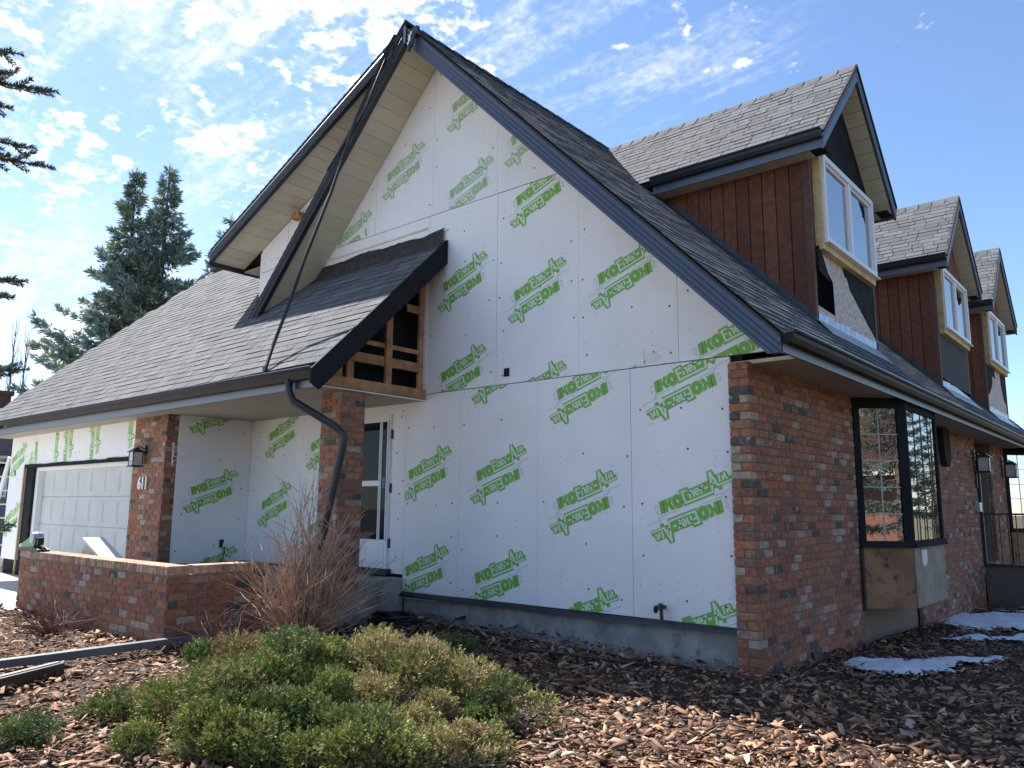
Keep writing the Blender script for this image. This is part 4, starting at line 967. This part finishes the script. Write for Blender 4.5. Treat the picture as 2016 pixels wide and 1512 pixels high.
# ------------------------------------------------------------------ plants
def unit(a): return a/np.linalg.norm(a,axis=-1,keepdims=True)
def blades(P, Dv, Lg, Wd, out):
    """diamond leaves: base P, direction Dv"""
    n = len(P); r = unit(np.cross(Dv, RNG.normal(size=(n,3)))); m = P+Dv*(Lg*.45)[:,None]
    out.append(np.stack([P, m+r*Wd[:,None], P+Dv*Lg[:,None], m-r*Wd[:,None]],1))
def blade_mesh(name, out, tint, m):
    Q = np.concatenate(out); n = len(Q)
    return np_mesh(name, Q.reshape(-1,3), np.arange(4*n).reshape(n,4), m, np.repeat(tint,4,0))
def juniper(name, label, mounds, count, pal, probs, group=None, seed=1, spray=.12):
    global RNG
    RNG = np.random.default_rng(seed)
    c0 = mounds[0]; t = thing(name, label, 'shrub', (c0[0],c0[1],float(gz(c0[0],c0[1]))), group)
    area = np.array([m[2]*m[3] for m in mounds]); area /= area.sum()
    P = []; N = []; CI = []
    for mi, (x, y, a, b, h, rot, tone) in enumerate(mounds):
        n = int(count*area[mi]); K = max(7,int(a*b*58)); c, s_ = math.cos(rot), math.sin(rot)
        th = RNG.uniform(0,2*np.pi,K); u = np.sqrt((np.arange(K)+.5)/K)*.95; lump = 1+.20*np.sin(3*th+x*7)+.12*np.sin(7*th+y*5)
        ex, ey = u*np.cos(th)*a*lump, u*np.sin(th)*b*lump; kx = x+ex*c-ey*s_; ky = y+ex*s_+ey*c
        rc = RNG.uniform(.060,.135,K)*(.75+.5*min(1,h/.45)); kz = gz(kx,ky)+np.maximum(.02,h*np.sqrt(np.clip(1-u**2*.94,0,1))*RNG.uniform(.52,1.14,K)-rc*.75)
        tone_k = RNG.normal(0,1,K); q = RNG.integers(0,K,n); dep = RNG.random(n)**2.6*.7
        d = unit(RNG.normal(0,1,(n,3))*[1,1,.8]+[0,0,.45]); rr = rc[q]*(1-dep)*RNG.uniform(.85,1.25,n)
        pz_ = kz[q]+d[:,2]*rr*.9
        P.append(np.c_[kx[q]+d[:,0]*rr*1.15, ky[q]+d[:,1]*rr*1.15, np.maximum(pz_, gz(kx[q],ky[q])+.01)])
        N.append(unit(d*.8+[0,0,.45]+np.c_[(ex*c-ey*s_)[q]/a,(ex*s_+ey*c)[q]/b,np.zeros(n)]*.35+RNG.normal(0,.2,(n,3))))
        k = RNG.choice(len(pal),n,p=probs[tone]); kk = RNG.choice(len(pal),K,p=probs[tone]); k = np.where(RNG.random(n) < .55, kk[q], k); CI.append(np.c_[k,dep])
    P = np.concatenate(P); N = np.concatenate(N); CI = np.concatenate(CI); n = len(P)
    dead = CI[:,1] > .36
    out = []; tints = []; pal = np.array(pal)
    base = pal[CI[:,0].astype(int)]*RNG.uniform(.7,1.35,(n,1))
    # each spray: a feathered twig of overlapping scale leaves
    sz = spray*RNG.uniform(.6,1.25,n)
    for j in range(10):
        tpos = (j%5)/5*.95; side = -1 if j%2 else 1
        r = unit(np.cross(N, RNG.normal(size=(n,3)))); d = unit(N*.75+r*.75*(1-.35*tpos)+RNG.normal(0,.18,(n,3)))
        q = P+N*(sz*tpos)[:,None]*.75
        lg = sz*(.42-.20*tpos)*RNG.uniform(.7,1.2,n); blades(q, d, lg, lg*.17, out)
        tints.append(base*RNG.uniform(.75,1.3,(n,1))*(1+.25*tpos))
    link('foliage', blade_mesh('foliage', out, np.concatenate(tints), M_LEAF), t)
    st = MB()
    for mi, (x, y, a, b, h, rot, tone) in enumerate(mounds):
        for i in range(int(30+50*a*b)):
            th = random.uniform(0,6.28); u = random.uniform(.4,.95); c, s_ = math.cos(rot), math.sin(rot); ex, ey = u*math.cos(th)*a, u*math.sin(th)*b
            X, Y = x+ex*c-ey*s_, y+ex*s_+ey*c; g0 = float(gz(x,y)); zt = float(gz(X,Y))+h*math.sqrt(max(.05,1-u*u))*random.uniform(.35,.85)
            st.tube([(x+.2*ex*c,y+.2*ey,g0+.02),(x+(X-x)*.5+random.uniform(-.05,.05),y+(Y-y)*.5,g0+(zt-g0)*.62),(X,Y,zt)],.0055,4,.002)
    st.build('stem', M_TWIGG, t)['kind'] = 'stuff'
    return t
JP = [(.115,.155,.044),(.21,.235,.060),(.31,.27,.115),(.37,.28,.165),(.26,.14,.075),(.085,.135,.060)]
JB = {0:[.42,.34,.10,.03,.02,.09],1:[.06,.14,.40,.24,.10,.06],2:[.40,.20,.04,.01,.02,.33],3:[.5,.15,.02,.0,.03,.3]}
juniper('juniper_shrub','big sprawling green juniper in the foreground of the mulch bed',
 [(-1.87,-3.59,.80,.60,.50,.6,0),(-2.42,-3.24,.45,.38,.45,.4,0),(-1.32,-3.76,.70,.40,.34,.7,0),(-2.30,-3.85,.34,.24,.22,.5,0),(-2.62,-4.22,.26,.15,.14,.5,2),(-2.45,-4.85,.26,.12,.12,.6,2),(-0.77,-3.52,.42,.22,.22,.8,0),(-1.37,-4.12,.55,.32,.30,.7,0),(-0.79,-3.76,.45,.26,.26,.7,0),(-0.42,-3.36,.34,.16,.16,.7,1),(-1.28,-4.22,.45,.26,.25,.7,0),(-.74,-3.86,.48,.26,.25,.7,0),(-.30,-3.48,.38,.22,.20,.7,1)], 46000, JP, JB, None, 3, .066)
juniper('juniper_shrub','browning straw coloured juniper behind the big green one',
 [(-1.52,-2.99,.55,.40,.50,.6,1),(-1.02,-2.86,.42,.33,.46,.7,1),(-1.92,-2.89,.38,.3,.44,.6,1),(-1.12,-3.24,.5,.3,.34,.6,1)], 11000, JP, JB, None, 5, .066)
juniper('juniper_shrub','small bright green juniper tuft at the right edge of the straw coloured one',
 [(-0.59,-2.64,.22,.20,.30,.5,2),(-0.79,-2.76,.22,.16,.22,.5,2)], 2000, JP, JB, None, 6, .064)
juniper('juniper_shrub','tiny dark green juniper lying in the shade near the foundation',
 [(-2.60,-1.15,.34,.16,.13,.5,3)], 420, JP, JB, None, 8, .09)
RNG = np.random.default_rng(21)
def twig_shrub(name, label, base, n, hmin, hmax, spread, m, r, seed, curl=.25, side=2, lean=(0,0)):
    random.seed(seed); t = thing(name, label, 'shrub', base); mb = MB(); bx, by, bz = base
    for i in range(n):
        th = random.uniform(0,6.283); k = random.random()**.7; h = random.uniform(hmin,hmax)*(1-.35*k)
        x0, y0 = bx+.22*spread*k*math.cos(th)*random.random(), by+.22*spread*k*math.sin(th)*random.random()
        ox, oy = spread*k*math.cos(th)+lean[0], spread*k*math.sin(th)+lean[1]; w1 = random.uniform(-curl,curl)*.2; w2 = random.uniform(-curl,curl)*.2
        pts = []
        for j in range(7):
            s_ = j/6; e = s_**random.uniform(1.0,1.5)
            pts.append((x0+ox*e+w1*math.sin(s_*4.5)+random.gauss(0,.008), y0+oy*e+w2*math.sin(s_*3.7)+random.gauss(0,.008), bz-.03+h*(s_-.22*k*s_*s_)))
        mb.tube(pts, r*random.uniform(.7,1.2), 4, r*.3, False)
        for q in range(random.randint(0,side)):
            j = random.randint(2,5); p = Vector(pts[j]); d = Vector((random.gauss(0,1),random.gauss(0,1),random.uniform(.3,1.8))).normalized()*random.uniform(.08,.30)*h
            mb.tube([p,p+d*.5+Vector((0,0,.01)),p+d], r*.5, 3, r*.22, False)
    mb.build('stem', m, t)['kind'] = 'stuff'; return t
twig_shrub('bare_shrub','tall bare tan shrub of upright twigs in front of the brick porch pillar',(-3.85,-2.0,.05),330,.60,1.88,.70,M_TWIG,.0072,4,.8,4,(.06,.0))
twig_shrub('bare_shrub','low bare reddish shrub against the front of the planter wall',(-6.35,-3.35,.07),90,.25,.62,.55,M_TWIGD,.0050,5,.6,3)
twig_shrub('bare_shrub','low tangled bare shrub beside the planter corner and the tall twigs',(-4.0,-2.75,.07),90,.25,.66,.55,M_TWIGD,.0048,6,.7,3)
def conifer(label, x, y, H, slope, z0, seed, group, cat='tree', dens=1., rmax=3.2, name='spruce_tree', fineness=1., tone=1.):
    rng = np.random.default_rng(seed); t = thing(name, label, cat, (x,y,0), group)
    MB().tube([(x,y,-.3),(x+.05,y,H*.5),(x,y,H)],.022*H*.8,8,.01).build('trunk', M_BARK, t)
    P = []; Dv = []; LG = []; Tn = []; br = MB()
    h = .30
    while h < H-z0:
        z = H-h; R = min(rmax,.10+.27*min(h,2.5)+slope*max(0,h-2.5))*rng.uniform(.80,1.12); nb = int(4+min(h,5)*.8)
        for k in range(nb):
            a = rng.uniform(0,2*np.pi); L = R*rng.uniform(.55,1.12); dz0 = -.12-.05*min(h,5)+rng.normal(0,.06)
            n = int(max(8,L*40*dens)); s = rng.random(n)**.75
            px = np.cos(a)*L*s; py = np.sin(a)*L*s; pz = L*(dz0*s+ (.22+.06*min(h,4))*s*s)
            wd = .34*L*(1-s)*.55+.05; off = rng.normal(0,1,n)*wd
            p = np.c_[x+px-np.sin(a)*off, y+py+np.cos(a)*off, z+pz-np.abs(off)*.25-np.abs(rng.normal(0,.06,n))]
            d = np.c_[np.cos(a)*.8-np.sin(a)*off/wd*.35, np.sin(a)*.8+np.cos(a)*off/wd*.35, -.35+.9*s*s+rng.normal(0,.3,n)]
            P.append(p); Dv.append(unit(d)); LG.append(fineness*rng.uniform(.16,.34,n)*(.75+.4*rng.random())); Tn.append((np.array([.125,.175,.155]) if rng.random() < .7 else np.array([.165,.20,.14]))*tone*rng.uniform(.7,1.4,(n,1))*np.ones((n,3)))
            if k%2 == 0: br.tube([(x,y,z),(x+np.cos(a)*L*.5,y+np.sin(a)*L*.5,z+L*(dz0*.5+.07)),(x+np.cos(a)*L*.95,y+np.sin(a)*L*.95,z+L*(dz0+.25))],.012+.006*L,3,.004,False)
        h += .24+.045*h
    P = np.concatenate(P); Dv = np.concatenate(Dv); LG = np.concatenate(LG); Tn = np.concatenate(Tn)
    out = []; tt = []
    for i in range(4):
        d = unit(Dv+rng.normal(0,.38,Dv.shape)); blades(P+rng.normal(0,.03,P.shape), d, LG*rng.uniform(.7,1.1,len(P)), LG*.11, out); tt.append(Tn*rng.uniform(.8,1.25,(len(P),1)))
    link('crown', blade_mesh('crown', out, np.concatenate(tt), M_NEED), t); br.build('limb', M_BARK, t)['kind'] = 'stuff'
    return t
TG = 'spruces behind the garage'
conifer('left one of the twin topped spruces behind the garage roof', -24.9,4.75,13.5,.42,2.5,1,TG,dens=1.35,tone=1.5)
conifer('right one of the twin topped spruces, its top slightly higher', -24.3,5.65,13.8,.45,2.5,2,TG,dens=1.35,tone=1.5)
conifer('smaller spruce whose tip shows under the shed roof verge', -23.2,7.6,12.2,.36,3.,3,TG,dens=.8,tone=1.5)
# spruces and a house across the street, seen in the window glass
SG = 'spruces across the street mirrored in the bay window'
conifer('tall spruce mirrored in the front pane of the bay window', 6.9,29,8.6,.26,1.,4,SG,dens=.9,fineness=.6,tone=.5)
conifer('second spruce mirrored in the front pane, further left', 4.9,25,5.2,.34,.8,5,SG,dens=.9,fineness=.6,tone=.5)
conifer('broad spruce mirrored in the angled pane of the bay window', 15,-.5,10,.34,.8,6,SG,dens=.9,fineness=.6,tone=.5)
conifer('spruce mirrored near the top of the angled pane', 13.,3.2,14,.30,1.,7,SG,dens=.9,fineness=.6,tone=.5)
for i, (x, y, h) in enumerate(((-26.4,1.05,7.2),(-25.9,1.75,7.4),(-26.,2.15,7.1))):
    t = thing('bare_poplar', ['bare upright poplar at the left picture edge above the chimney','bare poplar just right of the chimney, tallest of the three','slim bare poplar nearest the garage roof edge'][i], 'tree', (x,y,0), 'bare poplars beyond the garage'); random.seed(40+i)
    MB().tube([(x,y,-.2),(x,y,h*.6),(x+.02,y,h)],.06,5,.008).build('trunk', M_BARK, t); cb = MB()
    for k in range(46):
        z = random.uniform(.25,.93)*h; a = random.uniform(0,6.28); l = random.uniform(.5,1.5)*(1-.3*z/h); cb.tube([(x,y,z),(x+.12*math.cos(a)*l,y+.12*math.sin(a)*l,z+.35*l),(x+.20*math.cos(a)*l,y+.20*math.sin(a)*l,z+l)],.011,3,.004,False)
    cb.build('branch', M_BARK, t)
# spruce standing just left of the camera, its bough tips reach into the picture
def near_spruce():
    rng = np.random.default_rng(5); tx, ty = -1.62,-6.85
    t = thing('spruce_tree', 'spruce whose needled bough tips reach in from the left picture edge', 'tree', (tx,ty,0), None)
    MB().tube([(tx,ty,-.2),(tx+.02,ty,3),(tx,ty,7.2)],.13,10,.01).build('trunk', M_BARK, t)
    tips = [(-1.125,-5.59,3.552,.9),(-1.06,-5.44,3.40,1.),(-1.15,-5.60,3.28,.7),(-1.10,-5.50,3.10,1.),(-1.07,-5.42,3.02,1.),(-1.14,-5.62,2.86,.7),(-1.08,-5.48,2.44,1.),(-1.10,-5.52,2.36,.9),(-1.065,-5.44,2.03,1.1),(-1.10,-5.50,2.00,.9),(-1.10,-5.51,1.76,.8),(-1.07,-5.43,1.33,1.),(-1.12,-5.55,1.25,.7)]
    n_in = len(tips)
    for k in range(34):
        a = rng.uniform(0,2*np.pi); z = rng.uniform(.9,6.6); R = 1.5*(1-z/8.5)
        if math.cos(a-math.atan2(1.35,.5)) > .35: continue
        tips.append((tx+R*math.cos(a),ty+R*math.sin(a),z,1.))
    P = []; Dv = []; Tn = []; st = MB()
    for i, (ax, ay, az, sc) in enumerate(tips):
        B = np.array([ax-.012,ay-.05,az]) if i < n_in else np.array([ax,ay,az]); A = np.array([tx,ty,az+.15-.1*rng.random()]); mid = (A+B)/2+np.array([0,0,-.10])
        def curve(s): return (A*(1-s)**2+2*mid*s*(1-s)+B*s*s)
        fine = i < n_in; segs = [(curve(.15),curve(.55)),(curve(.55),curve(.8)),(curve(.8),B)]
        st.tube([A,curve(.3),curve(.6),curve(.85),B],.012,5,.003,False)
        ax_ = unit(B-mid); up_ = np.array([0,0,1.]); sd_ = unit(np.cross(ax_,up_))
        for s in np.arange(.22,.99,.055 if fine else .11):
            for sg in (-1,1):
                if rng.random() < .12: continue
                L = (.34*(1-s)+.075)*rng.uniform(.6,1.15)*sc; p = curve(s); d = unit(ax_*.85+sd_*sg*.75+up_*rng.normal(-.06,.24)); q = p+d*L; segs.append((p,q)); st.tube([p,(p+q)/2-np.array([0,0,.01]),q],.004,3,.0018,False)
                if L > .14:
                    for f_ in (.45,.75):
                        d2 = unit(d+sd_*sg*rng.normal(0,.4)+ax_*rng.normal(.2,.4)+up_*rng.normal(0,.25)); p2 = p+d*L*f_; q2 = p2+d2*L*.45; segs.append((p2,q2)); st.tube([p2,q2],.003,3,.0015,False)
        for a, b in segs:
            L = np.linalg.norm(b-a); n = int(L*(1150 if fine else 160)); 
            if n < 2: continue
            ss = rng.random(n); D0 = (b-a)/L; r = unit(np.cross(D0,rng.normal(size=(n,3)))); d = unit(D0*.75+r+up_*.22)
            P.append(a+(b-a)*ss[:,None]); Dv.append(d); Tn.append(np.array([.16,.205,.14])*rng.uniform(.6,1.5,(n,1))*np.ones((n,3)))
    P = np.concatenate(P); Dv = np.concatenate(Dv); Tn = np.concatenate(Tn); out = []
    blades(P, Dv, RNG.uniform(.014,.026,len(P)), np.full(len(P),.0021), out); blades(P, Dv, RNG.uniform(.014,.024,len(P)), np.full(len(P),.0021), out)
    link('needles', blade_mesh('needles', out, np.concatenate([Tn,Tn]), M_NEED), t); st.build('bough', M_BARK, t)
near_spruce()

# ------------------------------------------------------------------ neighbouring houses
nb = thing('neighbour_house', 'grey sided house with a brick chimney beyond the garage', 'house', (-27,0,0))
MB().box(-31,-23.2,-4,3.2,-.3,3.0).build('wall', M_NSIDE, nb)
for i in range(20): MB().box(-23.2,-23.185,-4,3.2,-.2+i*.16,-.2+i*.16+.15).build('siding_board', M_NSIDE, nb)
MB().prism([(-4.4,2.9),(3.7,2.9),(-.35,4.0)],'x',-31.4,-22.9).build('roof', M_SHIN, nb)
MB().box(-26.3,-25.6,1.25,1.75,3.,5.0).box(-26.36,-25.54,1.19,1.81,4.86,5.0).build('chimney', M_TRIMB, nb)
wf = MB().box(-23.19,-23.15,.55,1.15,1.6,2.8).build('window', M_VINYL, nb); MB().box(-23.16,-23.14,.63,1.07,1.68,2.72).build('pane', M_GLASS, wf)
nh = thing('neighbour_house', 'brown roofed house with white window frames mirrored in the bay window', 'house', (27,-7,0))
MB().box(23,31,-16,2,-.4,3.0).build('wall', M_TRIMB, nh); MB().prism([(22.2,2.9),(32,2.9),(27,6.2)],'y',-16.6,2.6).build('roof', M_DOORD, nh)
MB().box(22.1,22.2,-16.6,2.6,2.75,2.98).build('fascia', M_SOFF, nh)
for y in (-11,-6.5,-2.2):
    q = MB().box(22.95,23,y,y+1.6,.5,2.3).build('window', M_WHITE, nh); MB().box(22.92,22.95,y+.15,y+1.45,.65,2.15).build('pane', M_GLASS, q)

# ------------------------------------------------------------------ fittings and loose things
def lantern(label, p, n, group, sc=1.):
    """wall lantern: p point on the wall, n outward normal"""
    P = Vector(p); n = Vector(n); s = Vector((-n.y,n.x,0)); t = thing('wall_lantern', label, 'lamp', p, group)
    def bx(a0,a1,b0,b1,z0,z1,name,m):    # a along the wall, b outwards
        c = [P+(s*a+n*b)*sc+Vector((0,0,z*sc)) for z in (z0,z1) for a,b in ((a0,b0),(a1,b0),(a1,b1),(a0,b1))]
        return MB().hexa(c).build(name, m, t)
    bx(-.055,.055,0,.022,.02,.19,'backplate',M_BLK)
    MB().tube([P+n*.02*sc+Vector((0,0,.12*sc)),P+n*.10*sc+Vector((0,0,.155*sc)),P+n*.15*sc+Vector((0,0,.13*sc))],.011*sc,6).build('arm', M_BLK, t)
    for w_, z0, z1 in ((.045,.10,.125),(.075,.075,.10),(.105,.055,.075)): bx(-w_,w_,.15-w_,.15+w_,z0,z1,'cap',M_BLK)
    for a in (-.085,.073):
        for b in (.065,.223): bx(a,a+.012,b,b+.012,-.17,.055,'post',M_BLK)
    bx(-.078,.078,.072,.228,-.165,.053,'lamp_glass',M_LAMPG); bx(-.1,.1,.05,.25,-.195,-.17,'base_tray',M_BLK)
    bx(-.083,.083,.224,.232,-.105,-.095,'crossbar',M_BLK); bx(-.083,.083,.068,.074,-.105,-.095,'crossbar',M_BLK)
LG_ = 'black wall lanterns of the house'
lantern('black wall lantern on the garage pillar above the house number', (-8.99,-1.345,2.15), (0,-1,0), LG_, .88)
lantern('black wall lantern at the end of the brick facade by the front door', (.0,9.70,2.33), (1,0,0), LG_, 1.1)
lantern('black wall lantern on the pillar right of the front door', (.0,12.55,2.33), (1,0,0), LG_, 1.1)
def numerals(txt, p, size, label, par_axis='y'):
    v, f = text_mesh(txt, size, .009); bm = bmesh.new(); vv = [bm.verts.new((q[0]*.86,0,q[1])) for q in v]
    for q in f:
        try: bm.faces.new([vv[i] for i in q])
        except ValueError: pass
    r = bmesh.ops.extrude_face_region(bm, geom=bm.faces[:]); bmesh.ops.translate(bm, verts=[e for e in r['geom'] if isinstance(e,bmesh.types.BMVert)], vec=(0,-.014,0)); bmesh.ops.recalc_face_normals(bm, faces=bm.faces)
    me = bpy.data.meshes.new('house_number'); bm.to_mesh(me); bm.free(); me.materials.append(M_WHITE)
    o = link('house_number', me); o.location = p; return o
o = numerals('611', (-9.13,-1.347,1.66), .25, ''); tag(o, 'white house number 611 on the brick garage pillar', 'house number')
v_, f_ = text_mesh('611', .19, .006)
o = MB().add([(.012,11.95+p[0]*.6,1.62+p[1]) for p in v_], f_).build('house_number', M_WHITE); tag(o, 'small white house number on the brick pillar by the front door', 'house number')
def hanger(label, p, d, group, ln=.34):
    P = Vector(p); d = Vector(d); t = thing('plant_bracket', label, 'bracket', p, group)
    MB().tube([P+d*.012+Vector((0,0,-.16)),P+d*.012+Vector((0,0,.15))],.010,6).lathe([(.018,0),(.02,.02),(.0,.03)],P+d*.012+Vector((0,0,.14)),8).build('upright', M_WHITE, t)
    MB().tube([P+d*.012+Vector((0,0,.11)),P+d*ln*.9+Vector((0,0,.10)),P+d*ln+Vector((0,0,.115)),P+d*(ln+.02)+Vector((0,0,.145))],.007,5).build('arm', M_WHITE, t)
    pts = [P+d*.015+Vector((0,0,-.13))]+[P+d*(.03+.24*i/8)+Vector((0,0,-.10+.19*(i/8)**1.2)) for i in range(9)]
    MB().tube(pts,.007,5).build('brace', M_WHITE, t)
    c = P+d*.07+Vector((0,0,.0)); MB().tube([c+d*.045*math.cos(a)+Vector((0,0,.045*math.sin(a))) for a in np.linspace(0,5.2,12)],.005,4).build('scroll', M_WHITE, t)
hanger('white scroll plant bracket on the shaded side of the garage pillar', (-8.355,-1.24,2.16), (.35,.93,0), 'white plant brackets on the pillars', .28)
hanger('white scroll plant bracket on the porch pillar beside the downspout', (-4.715,-1.15,2.17), (-1,-.35,0), 'white plant brackets on the pillars', .42)
# rope hanging from the gable peak to the lower eave
rp = [(-4.36,-.635,7.50),(-4.47,-.66,7.36),(-4.778,-.9,6.354),(-4.96,-1.1,5.337),(-5.13,-1.3,4.50),(-5.16,-1.5,3.80),(-5.09,-1.72,3.27),(-5.00,-1.86,2.955)]
o = MB().tube(rp,.021,6).build('hanging_cable', M_RUB); tag(o, 'black cable running from the gable peak down to the lower gutter', 'cable')
rp2 = [(-4.40,-.64,7.42),(-4.62,-.70,6.95),(-4.90,-.66,6.62),(-5.35,-.64,6.30),(-5.72,-.63,6.02)]
o = MB().tube(rp2,.014,6).build('loose_cable', M_RUB); tag(o, 'short black cable lying along the steep left verge below the peak', 'cable')
MB().box(-5.03,-4.97,-1.875,-1.84,2.95,3.01).build('cable_clip', M_BRASS, bpy.data.objects['hanging_cable'])
# security light at the peak
t = thing('security_camera', 'small dark security camera hanging at the gable peak', 'camera', (-3.97,-.62,7.35))
MB().box(-4.02,-3.93,-.65,-.60,7.33,7.45).build('mount', M_BLK, t); MB().tube([(-3.975,-.66,7.36),(-4.02,-.68,7.18)],.034,10).build('camera_body', M_BRASS, t)
MB().box(-4.005,-3.975,-.722,-.712,7.22,7.31).build('paper_label', M_WHITE, t); MB().tube([(-4.02,-.68,7.18),(-4.04,-.685,7.12)],.028,10,.024).build('lens_hood', M_BLK, t)
# tap on the gable
t = thing('garden_tap', 'weathered garden tap and pipe sticking out of the white gable boards', 'tap', (-.95,-.02,.38))
MB().tube([(-.94,-.05,.37),(-.945,-.05,.52)],.017,8).build('pipe', M_BRASS, t); MB().tube([(-.945,.02,.505),(-.945,-.10,.505)],.020,8).lathe([(.028,0),(.032,.02),(.02,.045)],(-.945,-.06,.50),10).build('valve_body', M_BRASS, t)
MB().lathe([(.036,0),(.038,.006),(.036,.012)],(-.985,-.09,.49),10,'x').tube([(-.95,-.09,.49),(-.985,-.09,.49)],.008,5).build('handle', M_BRASS, t)
# outlet with plug and cord on the porch side wall
t = thing('wall_outlet', 'black outlet with a white plug and cord on the porch side wall', 'outlet', (XL+.035,-.376,.85))
MB().box(XL+.036,XL+.05,-.42,-.35,.79,.91).build('outlet_plate', M_RUB, t); MB().box(XL+.05,XL+.09,-.365,-.32,.80,.86).build('plug', M_WHITE, t)
MB().tube([(XL+.07,-.345,.80),(XL+.08,-.35,.70),(XL+.10,-.40,.60),(XL+.10,-.41,.555)],.008,5).build('cord', M_RUB, t)
# meter box and doorbell by the front door
t = thing('door_intercom', 'grey box and doorbell on the brick beside the front door', 'intercom', (.0,9.55,1.62))
MB().box(.0,.08,9.45,9.65,1.42,1.58).build('box', M_FLASH, t); MB().box(.0,.03,9.66,9.74,1.85,2.15).build('doorbell', M_RUB, t)
# downspout lengths lying on the mulch
g0 = lambda x,y: float(gz(x,y))
o = MB().bar((-4.42,-4.75,g0(-4.42,-4.75)+.075),(-4.44,-3.0,g0(-4.44,-3)+.08),.085,.065).build('downspout_length', M_TROUGH); tag(o, 'long dark downspout length lying on the mulch along the planter', 'downspout', 'downspouts lying on the mulch')
MB().bar((-4.445,-3.0,g0(-4.44,-3)+.078),(-4.50,-1.60,g0(-4.5,-1.6)+.09),.08,.06).build('extension', M_TROUGH, o)
t = MB().bar((-3.70,-4.75,g0(-3.7,-4.75)+.055),(-4.02,-4.14,g0(-4.0,-4.1)+.055),.11,.09).build('downspout_offcut', M_BLK); tag(t, 'short black downspout offcut on the mulch at the left picture edge', 'downspout', 'downspouts lying on the mulch')
MB().bar((-3.70,-4.75,g0(-3.7,-4.75)+.103),(-4.02,-4.14,g0(-4.0,-4.1)+.103),.03,.008).build('seam', M_NAVY, t)
# garden hose: a coil by the foundation and a length leading away
o = MB(); pts = []
for i in range(120):
    a = i*.24; r = .30+.05*math.sin(i*.9)-.0006*i; pts.append((-4.22+r*1.15*math.cos(a),-.48+r*.72*math.sin(a),.10+.022*(i//26)+.01*math.sin(i*.7)))
o = o.tube(pts,.017,6).build('hose_coil', M_RUB, None, True); tag(o, 'coiled black hose lying against the foundation in the shade', 'hose')
pts = [(-3.75,-.55,.09),(-3.2,-.62,.085),(-2.6,-.72,.09),(-2.1,-.74,.085),(-1.6,-.62,.075),(-1.15,-.56,.07),(-.85,-.50,.065)]
o = MB().tube(pts,.016,6).build('loose_hose', M_RUB, None, True); tag(o, 'single length of black hose across the shaded mulch under the gable', 'hose')
# power tool on the planter
t = thing('power_tool', 'green and grey cordless tool lying on the far end of the planter wall', 'tool', (-8.45,-2.93,.83))
tx = lambda x: -8.44+(x+9.53)*1.6
tz = lambda z: .832+(z-.832)*1.3
def tp(q): return [(tx(x),tz(z)) for x, z in q]
MB().prism(tp([(-9.76,.832),(-9.30,.832),(-9.28,.85),(-9.42,.872),(-9.74,.862)]),'y',-3.0,-2.86).build('base_plate', M_RUB, t)
MB().prism(tp([(-9.70,.86),(-9.44,.86),(-9.40,.93),(-9.46,.985),(-9.52,.97),(-9.60,.93),(-9.72,.885)]),'y',-2.98,-2.875).build('body', M_GREENT, t)
MB().lathe([(.0,-.065),(.07,-.06),(.08,0),(.07,.06),(.0,.065)],(tx(-9.47),-2.93,tz(.955)),14,'y').build('motor_housing', M_GREYT, t)
MB().tube([(tx(-9.70),-2.93,tz(.875)),(tx(-9.78),-2.93,tz(.868)),(tx(-9.80),-2.93,tz(.85))],.03,8).build('nose', M_WHITE, t); MB().box(tx(-9.43),tx(-9.37),-2.965,-2.895,tz(.89),tz(.96)).build('battery', M_RUB, t)
MB().tube([(tx(-9.38),-2.93,tz(.88)),(tx(-9.30),-2.95,tz(.885)),(tx(-9.24),-2.96,tz(.87)),(tx(-9.22),-2.93,tz(.838))],.012,6).build('cord', M_RUB, t)
# raw board ramp standing in the planter
t = thing('board_ramp', 'pale raw board ramp standing in the planter in front of the garage door', 'ramp', (-8.24,-2.2,.35))
MB().prism([(-8.40,.98),(-7.56,.66),(-7.56,.62),(-8.42,.945)],'y',-2.35,-2.08).build('top_board', M_WHITE, t)  # raw board in white: its sunlit look put into the colour
for i in range(6): MB().prism([(-8.66+i*.045,.36),(-8.62+i*.045,.36),(-8.62+i*.045,.72+.04*i),(-8.66+i*.045,.68+.04*i)],'y',-2.30+.0*i,-2.14).build('board', M_BOARD, t)
for i in range(10): MB().box(-8.40+i*.08,-8.325+i*.08,-2.30,-2.14,.36,.92-.030*i).build('board', M_BOARD, t)
# leaning white trim and timber left of the garage
t = thing('leaning_ladder', 'pale ladder leaning beside the far corner of the garage', 'ladder', (-16.3,-.9,0))
for dy in (0,.4): MB().bar((-16.75,-1.15+dy,.05),(-16.05,-1.0+dy,2.4),.04,.09).build('rail', M_WHITE, t)
for k in range(8): MB().bar((-16.72+.085*k,-1.15,.25+.29*k),(-16.72+.085*k,-.72,.25+.29*k),.03,.03).build('rung', M_WHITE, t)
